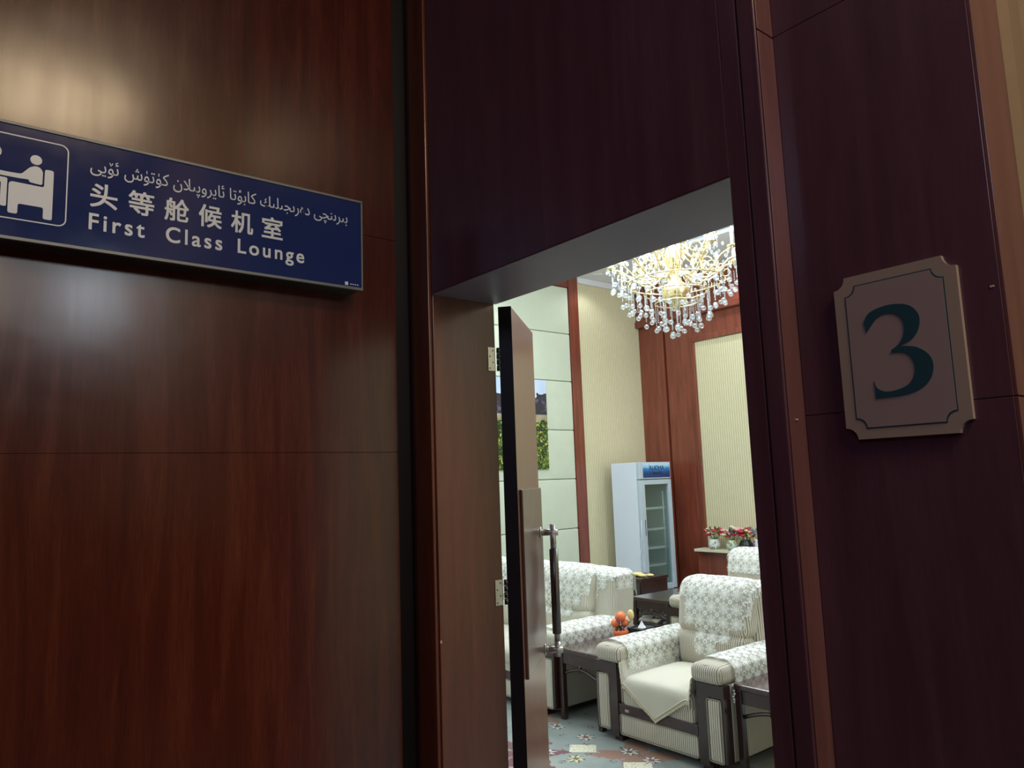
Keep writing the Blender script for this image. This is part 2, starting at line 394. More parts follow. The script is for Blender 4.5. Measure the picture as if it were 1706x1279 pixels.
def text(name, s, m, parent, size, mat, depth=.0012, bold=0, spacing=1, label=None, width=None, height=None, centre=None):
    """flat lettering; bold thickens the strokes by that many metres; centre: middle of a cell in which the glyph is centred"""
    cu = bpy.data.curves.new(name, 'FONT'); cu.body = s; cu.size = size; cu.extrude = depth; cu.space_character = spacing
    tmp = bpy.data.objects.new('tmp', cu); COL.objects.link(tmp)
    dg = bpy.context.evaluated_depsgraph_get(); me = bpy.data.meshes.new_from_object(tmp.evaluated_get(dg)); bpy.data.objects.remove(tmp)
    if not len(me.vertices): return None
    xs0 = min(v.co.x for v in me.vertices); xs1 = max(v.co.x for v in me.vertices); ys0 = min(v.co.y for v in me.vertices); ys1 = max(v.co.y for v in me.vertices)
    for v in me.vertices:
        if width: v.co.x = (v.co.x-xs0)*(width-bold)/(xs1-xs0)
        if height: v.co.y = (v.co.y-ys0)*(height-bold)/(ys1-ys0)
        if centre is not None: v.co.x += centre-(xs0+xs1)/2
    if bold:
        bm = newbm()
        for k_, (a, b) in enumerate(((0, 0), (1, 0), (0, 1), (1, 1), (.5, .5))):
            q = me.copy(); q.transform(Matrix.Translation((a*bold, b*bold, -.00003*k_))); bm.from_mesh(q); bpy.data.meshes.remove(q)
        bm.to_mesh(me); bm.free()
    me.transform(mat); me.materials.clear(); me.materials.append(m); me.name = name
    o = bpy.data.objects.new(name, me); COL.objects.link(o); o.parent = parent
    if label: o['label'] = label
    return o
def face_x(x, y, z):   # text plane that faces +X and reads along +Y
    return Matrix(((0, 0, 1, x), (1, 0, 0, y), (0, 1, 0, z), (0, 0, 0, 1)))
def face_y(x, y, z):   # text plane that faces -Y and reads along +X
    return Matrix(((1, 0, 0, x), (0, 0, -1, y), (0, 1, 0, z), (0, 0, 0, 1)))

# ------------------------------------------------------------------ corridor shell
H = 4.3; XL = -2.07; YD = 1.277
wl = S('wall_left', GROOVE, XL-.10, XL-.022, -2.6, 1.30, 0, H)
zz = [0, 1.654, 2.345, 3.69, H]
for a, b in zip(zz, zz[1:]): bxo('panel', WOODP, XL-.022, XL, -2.6, 1.212, a+.0005, b-.0005, wl, .0005)
we = S('wall_entrance', WOODE, -1.955, -.842, YD, 1.532, 2.15, H, bev=.002)
bxo('soffit', WOODS, -1.955, -.842, YD+.0005, 1.5325, 2.1475, 2.1495, we, label='wooden underside of the door lintel, bluish glare put into its colour')
bxo('jamb', WOODJ, -2.40, -1.955, YD+.002, 1.525, 0, H, we, .002)
bxo('casing', WOODJ, XL+.012, -1.962, YD-.010, YD+.004, 0, H, we, .003)
bxo('groove_backing', GROOVE, XL-.1, XL+.012, YD+.003, YD+.03, 0, H, we)
bxo('casing', WOODE, -.842, -.80, YD, 1.54, 0, H, we, .002)
bxo('casing', WOODE, -.797, -.758, YD-.001, 1.50, 0, H, we, .003)
for a, b in ((0, 2.427), (2.43, H)): bxo('casing_return', WOODC, -.758, -.754, YD+.002, 1.335, a, b, we, .001, label='reddish side strip of the casing')
zz = [0, 1.654, 2.43, H]
for a, b in zip(zz, zz[1:]):
    bxo('panel', WOODE, -.754, -.406, 1.335, 1.50, a+.0006, b-.0006, we, .0008)
    bxo('casing_return', WOODC, -.406, -.400, 1.337, 1.47, a+.0012, b-.0012, we, .001, label='reddish side strip of the wall panel')
bxo('wall_backing', GROOVE, -.84, -.41, 1.50, 1.54, 0, H, we)
for (x, y, z, sx, sz) in ((-.757, 1.30, 1.645, .006, .0012), (-.420, 1.3345, 1.83, .006, .0015)):
    bxo('chip', CARD, x-.0, x+sx, y-.004 if x < -.7 else y-.0006, y+.003, z, z+sz*2, we, label='pale chip in the varnish')
bxo('chip', CARD, -1.9560, -1.9545, YD+.003, YD+.008, 1.075, 1.083, we, label='pale chip in the varnish')
S('wall_right', PAPERC, -.40, 6.6, 1.47, 1.54, 0, H)
_wr = bpy.data.objects['wall_right']
bxo('reflection_board', WOODP, -.40, 6.6, 1.45, 1.47, 0, 1.25, _wr, .004)  # unseen dark boarding, added to weaken the beige reflection in the left wall
S('wall_end', PAPERC, 6.6, 6.7, -2.6, 1.6, 0, H)
S('wall_rear', WOODP, -2.2, 6.7, -2.7, -2.6, 0, H)
S('ceiling_corridor', PLASTER, -2.2, 6.7, -2.7, 1.54, H, H+.1)
S('floor_corridor', BASEG, -2.2, 6.7, -2.7, 1.30, -.1, 0)

# ------------------------------------------------------------------ lounge shell
XW = -7.2; YF = 8.3; XE = 2.2
S('floor', CARPET, XW-.1, XE, 1.30, YF+.1, -.1, 0)
S('wall_near', PLASTER, XW-.1, -2.40, 1.44, 1.525, 0, H)
S('wall_near_right', PLASTER, -.842, XE, 1.54, 1.60, 0, H)
S('wall_far_right', PAPERW, XE, XE+.1, 1.5, YF+.1, 0, 4.6)
ws = S('wall_side', GROOVE, XW-.10, XW-.03, 1.5, YF+.1, 0, 4.6)
bxo('wallpaper', PAPERW, XW-.03, XW, 7.06, YF, 0, 4.25, ws)
bxo('frame', WOODR, XW-.03, XW+.03, 6.89, 7.06, 0, H, ws, .004)
bxo('frame', WOODR, XW-.03, XW+.025, 1.53, 6.885, 4.135, H, ws, .004)
zs = [.0, .28, .914, 1.553, 2.19, 2.84, 3.486, 4.132]
for y0, y1 in ((5.27, 6.888), (3.65, 5.268), (2.03, 3.648)):
    for a, b in zip(zs, zs[1:]):
        bm = newbm(); rbox(bm, (XW-.008, (y0+y1)/2, (a+b)/2), (.022, (y1-y0)/2-.003, (b-a)/2-.003), .014, (.006, 0, 0), 3, 4)
        ob('panel', bm, MINT, ws, True)
bxo('cornice', PLASTER, XW-.03, XW+.05, 7.06, YF, 4.22, H, ws, .01)
bxo('baseboard', WOODR, XW-.03, XW+.02, 7.06, YF, 0, .12, ws, .004)
wb = S('wall_back', WOODR, XW-.1, XE, YF+.03, YF+.1, 0, 4.6)
bxo('pilaster', WOODR, -7.2, -6.93, YF-.0, YF+.03, 0, 3.70, wb, .004)
bxo('pilaster', WOODR, -6.93, -6.735, YF-.03, YF+.03, 0, 3.70, wb, .006)
bxo('pilaster', WOODR, -6.71, -6.27, YF-.01, YF+.03, 0, 3.70, wb, .004)
bxo('frame', WOODR, -6.27, -6.215, YF-.035, YF+.03, .56, 3.344, wb, .006)
bxo('frame', WOODR, -6.27, -3.2, YF-.035, YF+.03, 3.345, 3.42, wb, .006)
bxo('frame', WOODR, -3.255, -3.2, YF-.035, YF+.03, .56, 3.344, wb, .006)
bxo('header', WOODR, -6.27, -3.2, YF-.01, YF+.03, 3.42, 3.70, wb, .004)
bxo('pilaster', WOODR, -3.2, -2.2, YF-.02, YF+.03, 0, 3.70, wb, .004)
bxo('wallpaper', PAPERW, -6.213, -3.257, YF, YF+.03, .5, 3.343, wb)
bxo('moulding', WOODR, -7.2, XE, YF-.08, YF+.03, 3.70, 3.80, wb, .015)
bxo('moulding', WOODR, -7.2, XE, YF-.05, YF+.03, 3.80, H, wb, .004)
# coffered ceiling: a dropped margin, three steps, raised middle
ce = S('ceiling', PLASTER, XW-.1, XE, 1.44, YF+.1, 4.56, 4.66)
bxo('soffit', PLASTER, XW-.1, -6.1, 1.54, YF+.1, H, 4.56, ce)
bxo('soffit', PLASTER, -6.1, XE, 7.2, YF+.1, H, 4.56, ce)
bxo('soffit', PLASTER, -6.1, XE, 1.54, 2.6, H, 4.56, ce)
for i in range(3):
    a = .09*(i+1); z0 = H+.03+.07*i
    bxo('step_moulding', PLASTER, -6.1, XE, 7.2-a, 7.2-a+.09, z0+.01, 4.56, ce, .008)
    bxo('step_moulding', PLASTER, -6.1+a-.09, -6.1+a, 2.6, 7.2-a, z0+.01, 4.56, ce, .008)
    bxo('step_moulding', PLASTER, -6.1, XE, 2.6+a-.09, 2.6+a, z0+.01, 4.56, ce, .008)
def downlight(x, y, lab):
    t = thing('downlight', lab, 'ceiling light', (x, y, H), 0, 'round downlights in the dropped ceiling')
    bm = newbm(); lathe(bm, [(.055, -.012), (.075, -.012), (.08, -.004), (.08, 0)], n=24); ob('trim_ring', bm, PLASTER, t, True)
    bm = newbm(); lathe(bm, [(.002, -.009), (.054, -.009), (.054, -.002)], n=24); ob('lens', bm, DOWN, t)
downlight(-6.93, 7.22, 'lit round downlight in the dropped ceiling left of the chandelier')

# ------------------------------------------------------------------ door leaf (half of a double door, swung in)
ux, uy = -.651/1.0, .7591; ang = math.atan2(uy, ux)
d1 = thing('door_1', '', '', (-1.912, 1.565, 0), ang); del d1['label']; del d1['category']; d1['kind'] = 'structure'
# local x runs from the hinge edge to the free edge, local -y is the side that faces the camera's right ... leaf thickness 45 mm
LW = .470; SG = 1     # face seen from the corridor is at local y = -0
bxo('leaf_core', WOODD, .0, LW, -.0, .044, .015, 2.135, d1, .0015, label='brown veneered leaf face')
bxo('hinge_edge', EDGE, -.004, -.0002, -.0005, .0445, .015, 2.136, d1, label='dark edge of the leaf with the hinges')
bxo('door_panel', WOODI, .035, LW-.004, -.010, .001, .915, 1.522, d1, .004, label='greyish raised panel behind the pull handle')
def pull(parent, side):
    y = -.010 if side < 0 else .054; s = side
    bm = newbm()
    tube(bm, [(.405, y+s*.047, .905), (.405, y+s*.047, .96)], .0115, 14); tube(bm, [(.405, y+s*.047, 1.27), (.405, y+s*.047, 1.385)], .0115, 14)
    tube(bm, [(.405, y+s*.047, .93), (.405, y+s*.047, 1.36)], .0105, 14)
    h = ob('door_handle', bm, CHROME, parent, True, label='chrome bar pull with a dark grip')
    bm = newbm(); tube(bm, [(.405, y+s*.047, .985), (.405, y+s*.047, .988), (.405, y+s*.047, 1.292), (.405, y+s*.047, 1.295)], [.012, .0165, .0165, .012], 16); ob('grip', bm, DCHROME, h, True, label='dark metal grip')
    for z in (.93, 1.355):
        bm = newbm(); tube(bm, [(.405, y, z), (.405, y+s*.004, z), (.405, y+s*.0041, z)], [.021, .021, .013], 18); tube(bm, [(.405, y+s*.004, z), (.405, y+s*.066, z)], .0125, 16)
        ob('standoff', bm, CHROME, h, True)
pull(d1, -1); pull(d1, 1)
for z in (1.957, 1.197):
    bm = newbm(); box(bm, -1.9555, -1.9525, 1.492, 1.523, z-.04, z+.04, .0008); hp = ob('hinge', bm, CHROME, None, label=None)
    hp.parent = we; hp['label'] = 'steel butt hinge on the jamb'
    bm = newbm()
    for i in range(4): tube(bm, [(-1.948, 1.533, z-.04+.02*i+.001), (-1.948, 1.533, z-.02+.02*i-.001)], .0075, 10)
    ob('knuckle', bm, DCHROME, hp, True)
    bm = newbm()
    for i in range(4): tube(bm, [(-1.953, 1.500+.012*(i % 2), z-.031+.02*i), (-1.9515, 1.500+.012*(i % 2), z-.031+.02*i)], .0028, 8)
    ob('screw', bm, DCHROME, hp)

# ------------------------------------------------------------------ lounge sign on the corridor's left wall
sg = thing('lounge_sign', 'navy lounge sign with white pictogram and three lines of lettering on the left wooden wall', 'sign', (XL, .55, 2.136))
def L(bmf, name, m, **kw):
    bm = newbm(); bmf(bm)
    for v in bm.verts: v.co -= Vector((XL, .55, 2.136))
    return ob(name, bm, m, sg, **kw)
Y0s, Y1s, Z0s, Z1s = .02, 1.05, 2.136, 2.418; XF = XL+.086
L(lambda b: box(b, XL, XF-.006, Y0s+.004, Y1s-.004, Z0s+.003, Z1s-.003, .002), 'casing', BOXD, label='dark box of the sign')
def fr(b):
    t = .0075
    box(b, XF-.012, XF, Y0s, Y1s, Z1s-t, Z1s, .001); box(b, XF-.012, XF, Y0s, Y1s, Z0s, Z0s+t+.001, .001)
    box(b, XF-.012, XF, Y0s, Y0s+t, Z0s+t, Z1s-t, .001); box(b, XF-.012, XF, Y1s-t*.7, Y1s, Z0s+t, Z1s-t, .001)
L(fr, 'frame', ALU, label='grey aluminium frame')
L(lambda b: box(b, XF-.010, XF-.003, Y0s+.006, Y1s-.005, Z0s+.008, Z1s-.007), 'sign_face', NAVY, label='navy blue face')
XT = XF-.003
def rot(s): return s
FORMS = {'ب': 'FE8F FE90 FE91 FE92', 'ى': 'FEEF FEF0 FBE8 FBE9', 'ر': 'FEAD FEAE', 'ن': 'FEE5 FEE6 FEE7 FEE8', 'چ': 'FB7A FB7B FB7C FB7D', 'د': 'FEA9 FEAA', 'ە': 'FEE9 FEEA',
         'ج': 'FE9D FE9E FE9F FEA0', 'ل': 'FEDD FEDE FEDF FEE0', 'ك': 'FED9 FEDA FEDB FEDC', 'ا': 'FE8D FE8E', 'ۇ': 'FBD7 FBD8', 'ت': 'FE95 FE96 FE97 FE98', 'ئ': 'FE89 FE8A FE8B FE8C',
         'ي': 'FEF1 FEF2 FEF3 FEF4', 'و': 'FEED FEEE', 'پ': 'FB56 FB57 FB58 FB59', 'ۈ': 'FBDB FBDC', 'ش': 'FEB5 FEB6 FEB7 FEB8', 'ۆ': 'FBD9 FBDA', 'لا': 'FEFB FEFC'}
def shape(word):
    lt = []; i = 0
    while i < len(word):
        if word[i:i+2] == 'لا': lt.append('لا'); i += 2
        else: lt.append(word[i]); i += 1
    out = []
    for i, c in enumerate(lt):
        f = [chr(int(q, 16)) for q in FORMS[c].split()]
        prev = i > 0 and len(FORMS[lt[i-1]].split()) == 4
        nxt = i < len(lt)-1 and len(f) == 4
        out.append(f[3] if prev and nxt else f[2] if nxt else f[1] if prev else f[0])
    return ''.join(reversed(out))
UY = ' '.join(shape(q) for q in reversed('بىرىنچى دەرىجىلىك كابۇتا ئايروپىلان كۈتۈش ئۆيى'.split()))
P0 = Vector((XL, .55, 2.136))
text('lettering', UY, LETTER, sg, .05, face_x(XT-P0.x, .314-P0.y, 2.3245-P0.z), width=.686, height=.048, label='Uyghur line in white letters')
for i, ch in enumerate('头等舱候机室'):
    text('lettering', ch, LETTER, sg, .06, face_x(XT-P0.x, .316+.0846*i-P0.y, 2.2485-P0.z+(.0 if i else 0)), width=.0600, height=.062, bold=.0020, label='large white Chinese character')
for wd, y0, wid, hh in (('First', .315, .125, .042), ('Class', .490, .142, .042), ('Lounge', .673, .190, .053)):
    text('lettering', wd, LETTER, sg, .057, face_x(XT-P0.x, y0-P0.y, 2.190-P0.z-(.011 if wd == 'Lounge' else 0)), bold=.0016, spacing=1.28, width=wid, height=hh, label='white Latin word')
# pictogram: rounded frame and a seated figure at a table
def rrect(b, y0, y1, z0, z1, r, w_):
    def pts(o):
        P = []
        for cy, cz, a0 in ((y1-r, z1-r, 0), (y0+r, z1-r, 90), (y0+r, z0+r, 180), (y1-r, z0+r, 270)):
            for i in range(9): a = math.radians(a0+i*11.25); P.append((cy+(r-o)*math.cos(a), cz+(r-o)*math.sin(a)))
        return P
    A, B = pts(0), pts(w_); n = len(A); x0, x1 = XT, XT+.0012
    va = [[b.verts.new((x, *p)) for p in Q] for x in (x0, x1) for Q in (A, B)]
    for i in range(n):
        j = (i+1) % n
        b.faces.new((va[2][i], va[2][j], va[3][j], va[3][i])); b.faces.new((va[0][i], va[0][j], va[2][j], va[2][i])); b.faces.new((va[1][j], va[1][i], va[3][i], va[3][j]))
L(lambda b: rrect(b, .065, .268, 2.185, 2.388, .018, .0028), 'pictogram_frame', LETTER, label='thin white rounded outline')
def rpoly(b, pts, r=.004, n=4):
    """polygon with rounded corners, on the sign's face"""
    out = []; N = len(pts)
    for i, p in enumerate(pts):
        p = Vector(p); a = Vector(pts[i-1]); c = Vector(pts[(i+1) % N]); da = (a-p); dc = (c-p)
        rr = min(r, da.length*.45, dc.length*.45); s, e = p+da.normalized()*rr, p+dc.normalized()*rr
        for k_ in range(n+1):
            t = k_/n; out.append(tuple(s*(1-t)**2+p*2*t*(1-t)+e*t*t))
    prism(b, out, XT, XT+.0012, 0)
def pict(b):
    for (cy, cz, r) in ((.202, 2.3365, .0118),):
        prism(b, [(cy+r*math.cos(i*PI/12), cz+r*math.sin(i*PI/12)) for i in range(24)], XT, XT+.0012, 0)
    rpoly(b, [(.190, 2.3160), (.200, 2.3215), (.2095, 2.3205), (.2165, 2.3120), (.2165, 2.2780), (.1905, 2.2800), (.1895, 2.2860), (.1700, 2.2850), (.1450, 2.2850), (.1250, 2.2850), (.1250, 2.2960), (.1500, 2.2955), (.1745, 2.2965)], .005)
    rpoly(b, [(.2205, 2.3180), (.2385, 2.3180), (.2385, 2.1965), (.2200, 2.1965), (.2200, 2.2240), (.1700, 2.2240), (.1700, 2.1990), (.1510, 2.1990), (.1510, 2.2700), (.1560, 2.2745), (.2200, 2.2735)], .005)
    rpoly(b, [(.1480, 2.2810), (.1480, 2.2130), (.1360, 2.2130), (.1360, 2.2700), (.0900, 2.2720), (.0900, 2.2810)], .004)
L(pict, 'pictogram', LETTER, label='white figure seated in an armchair')
def swirl(b):
    c = []; r0, r1 = .0165, .0140
    a = [math.radians(q) for q in range(-75, 76, 10)]
    prism(b, [(.118+r0*math.cos(q), 2.340+r0*math.sin(q)) for q in a]+[(.118+r1*math.cos(q), 2.340+r1*math.sin(q)) for q in reversed(a)], XT, XT+.0012, 0)
    r0, r1 = .0115, .0095
    prism(b, [(.120+r0*math.cos(q), 2.340+r0*math.sin(q)) for q in a]+[(.120+r1*math.cos(q), 2.340+r1*math.sin(q)) for q in reversed(a)], XT, XT+.0012, 0)
L(swirl, 'pictogram_clock', LETTER, label='thin white arcs at the pictogram edge')
def logo(b):
    box(b, XT, XT+.001, .991, 1.001, 2.1475, 2.1575)
L(logo, 'maker_mark', LETTER, label='tiny white square mark')
def logod(b):
    for i in range(4): box(b, XT, XT+.001, 1.008+.0075*i, 1.0125+.0075*i, 2.1505, 2.1535)
L(logod, 'maker_mark', LETTER, label='row of tiny white marks')

# ------------------------------------------------------------------ number plaque
YP = 1.335
pq = thing('number_plaque', 'cream plaque with notched corners and a dark green number 3, right of the doorway', 'plaque', (-.567, YP, 1.75))
def notched(hx, hz, n_, q):
    P = []
    for sx, sz in ((1, 1), (-1, 1), (-1, -1), (1, -1)):
        c = (sx*hx, sz*hz); arc = []
        for i in range(q+1):
            a = i/q*PI/2; arc.append((c[0]-sx*n_*math.cos(a), c[1]-sz*n_*math.sin(a)))
        if sx*sz > 0: arc.reverse()
        # arc goes from the vertical side to the horizontal side or back, kept in a counter-clockwise walk
        if sx*sz > 0: arc = arc[::-1]; arc = [(c[0]-sx*n_*math.sin(a_/q*PI/2), c[1]-sz*n_*math.cos(a_/q*PI/2)) for a_ in range(q+1)]
        P += arc
    return P
bm = newbm(); prism(bm, notched(.1045, .1480, .021, 5), -.010, 0, 1); ob('board', bm, PLAQR, pq, label='tan board with notched corners')
bm = newbm(); prism(bm, notched(.0845, .1300, .018, 5), -.0106, -.009, 1); ob('border_line', bm, DIGIT, pq, label='thin dark inner outline')
bm = newbm(); prism(bm, notched(.0825, .1280, .018, 5), -.0112, -.009, 1); ob('plaque_face', bm, PLAQUE, pq)
def three(bm):
    """serif-less old style 3 with a thin start and heavy right bowls, centre (0,0), height 1"""
    def cr(P, n=6):
        out = []; N = len(P)
        for i in range(N-1):
            p0, p1, p2, p3 = (Vector(P[max(i-1, 0)]), Vector(P[i]), Vector(P[i+1]), Vector(P[min(i+2, N-1)]))
            for k_ in range(n):
                t = k_/n; out.append(.5*((2*p1)+(p2-p0)*t+(2*p0-5*p1+4*p2-p3)*t*t+(3*p1-p0-3*p2+p3)*t**3))
        out.append(Vector(P[-1])); return out
    outer = cr([(-.36, .36), (-.27, .46), (-.05, .50), (.16, .46), (.265, .34), (.255, .20), (.17, .09), (.02, .035)]) + cr([(.02, .035), (.20, .0), (.33, -.10), (.365, -.23), (.31, -.37), (.17, -.46), (-.03, -.495), (-.30, -.50)])
    inner = cr([(-.30, -.305), (-.27, -.39), (-.17, -.435), (-.03, -.425), (.10, -.37), (.165, -.25), (.15, -.13), (.07, -.045), (-.07, -.025)]) + cr([(-.07, .005), (.02, .06), (.085, .16), (.09, .28), (.035, .37), (-.08, .41), (-.19, .385), (-.27, .31), (-.335, .235)])
    return [tuple(p) for p in outer+inner]
from mathutils.geometry import tessellate_polygon
pts = three(None); pts = [(p[0]*.150, p[1]*.161+.002) for p in pts]
bm = newbm(); tri = tessellate_polygon([[Vector((p[0], 0, p[1])) for p in pts]])
va = [bm.verts.new((p[0], -.0124, p[1])) for p in pts]; vb = [bm.verts.new((p[0], -.0112, p[1])) for p in pts]
for t in tri:
    try: bm.faces.new([va[i] for i in t])
    except ValueError: pass
for i in range(len(pts)): bm.faces.new((va[i], va[(i+1) % len(pts)], vb[(i+1) % len(pts)], vb[i]))
bmesh.ops.recalc_face_normals(bm, faces=bm.faces[:])
ob('numeral', bm, DIGIT, pq, label='dark green number 3')

# ------------------------------------------------------------------ picture on the mint wall
pc = thing('landscape_picture', 'frameless landscape print of a mountain over a flowering meadow on the padded wall', 'picture', (XW+.014, 5.35, 1.685))
bm = newbm(); box(bm, 0, .022, -1.05, 1.05, -.57, .57)
prn = ob('print', bm, LAND, pc, loc=(0, 0, .575))
bxo('backing', BLACKM, -.006, 0, -1.03, 1.03, .02, 1.13, pc)

# ------------------------------------------------------------------ lace drape helper
CELL = .084
def drape(path, xc, cells, sx=1, offset=.004, xfun=None, step=.0078, cell=CELL, bvh=None, edge=None, path2=None, lim2=9, shift2=0):
    """path: list of (y,z) along which the lace hangs (v runs along it); cells: set of (col,row) flower cells; returns bm with UVs"""
    P = [Vector((0, *p)) for p in path]; L_ = [0]
    for a, b in zip(P, P[1:]): L_.append(L_[-1]+(b-a).length)
    PP = [(P, L_)]
    if path2:
        P2 = [Vector((0, *p)) for p in path2]; L2 = [0]
        for a, b in zip(P2, P2[1:]): L2.append(L2[-1]+(b-a).length)
        PP.append((P2, L2))
    def at(s, w_=0):
        P, L_ = PP[w_]; s -= shift2*w_
        if s <= 0: return P[0]+(P[0]-P[1]).normalized()*(-s)
        for i in range(len(P)-1):
            if s <= L_[i+1]: t = (s-L_[i])/(L_[i+1]-L_[i]); return P[i].lerp(P[i+1], t)
        return P[-1]+(P[-1]-P[-2]).normalized()*(s-L_[-1])
    bm = newbm(); uvl = bm.loops.layers.uv.new('UVMap'); cs = cells; vs = {}; bad = set()
    cols = [c[0] for c in cs]; rows = [c[1] for c in cs]
    u0, u1, v0, v1 = (min(cols)-.1)*cell, (max(cols)+1.1)*cell, (min(rows)-.1)*cell, (max(rows)+1.1)*cell
    nu, nv = int((u1-u0)/step), int((v1-v0)/step)
    def inside(u, v):
        a, b = u/cell, v/cell; i, j = math.floor(a), math.floor(b)
        fu, fv = a-i, b-j
        if (i, j) in cs:
            d = math.hypot(fu-.5, fv-.5)
            full = all((i+p, j+q) in cs for p in (-1, 0, 1) for q in (-1, 0, 1) if abs(p)+abs(q) == 1)
            if full or d < .56: return True
            # towards a neighbour that is also lace, stay joined
            if fu > .5 and (i+1, j) in cs and abs(fv-.5) < .42: return True
            if fu < .5 and (i-1, j) in cs and abs(fv-.5) < .42: return True
            if fv > .5 and (i, j+1) in cs and abs(fu-.5) < .42: return True
            if fv < .5 and (i, j-1) in cs and abs(fu-.5) < .42: return True
            return d < .56
        for p in (-1, 0, 1):
            for q in (-1, 0, 1):
                if (i+p, j+q) in cs and math.hypot(fu-.5-p, fv-.5-q) < .54: return True
        return False
    def V(i, j):
        if (i, j) in vs: return vs[i, j]
        u, v = u0+i*step, v0+j*step
        w_ = 1 if path2 and abs(xc+u*sx) > lim2 else 0; p = at(v, w_); q = at(v+.004, w_); t = (q-p); t = t.normalized() if t.length > 1e-9 else Vector((0, 0, -1))
        nrm = Vector((0, t.z, -t.y)).normalized()
        wob = .0022*math.sin(u*38+v*9)+.0015*math.sin(v*47)
        o = p.copy(); o.x = xc+u*sx; ex = 0
        if edge and abs(o.x) > edge: ex = abs(o.x)-edge; o.x = math.copysign(edge-.004, o.x)
        if bvh:
            h_ = bvh.ray_cast(o+nrm*.16, -nrm, .30)
            if h_[0] is not None: o = o+nrm*max(-.05, (h_[0]-o).dot(nrm))
            elif ex <= 0: bad.add((i, j))
        o = o+nrm*(offset+abs(wob))
        if ex > 0: o.x = math.copysign(edge+.006, o.x); o.z -= ex
        if xfun: o = xfun(o, u, v)
        vs[i, j] = bm.verts.new(o); return vs[i, j]
    for i in range(nu):
        for j in range(nv):
            u, v = u0+(i+.5)*step, v0+(j+.5)*step
            if inside(u, v):
                q4 = (V(i, j), V(i+1, j), V(i+1, j+1), V(i, j+1))
                if bad & {(i, j), (i+1, j), (i+1, j+1), (i, j+1)}: continue
                if path2 and any((q4[k_].co-q4[k_-1].co).length > 4*step for k_ in range(4)): continue
                f = bm.faces.new(q4)
                for lp, (a, b) in zip(f.loops, ((i, j), (i+1, j), (i+1, j+1), (i, j+1))): lp[uvl].uv = ((u0+a*step)/cell, (v0+b*step)/cell)
    return bm

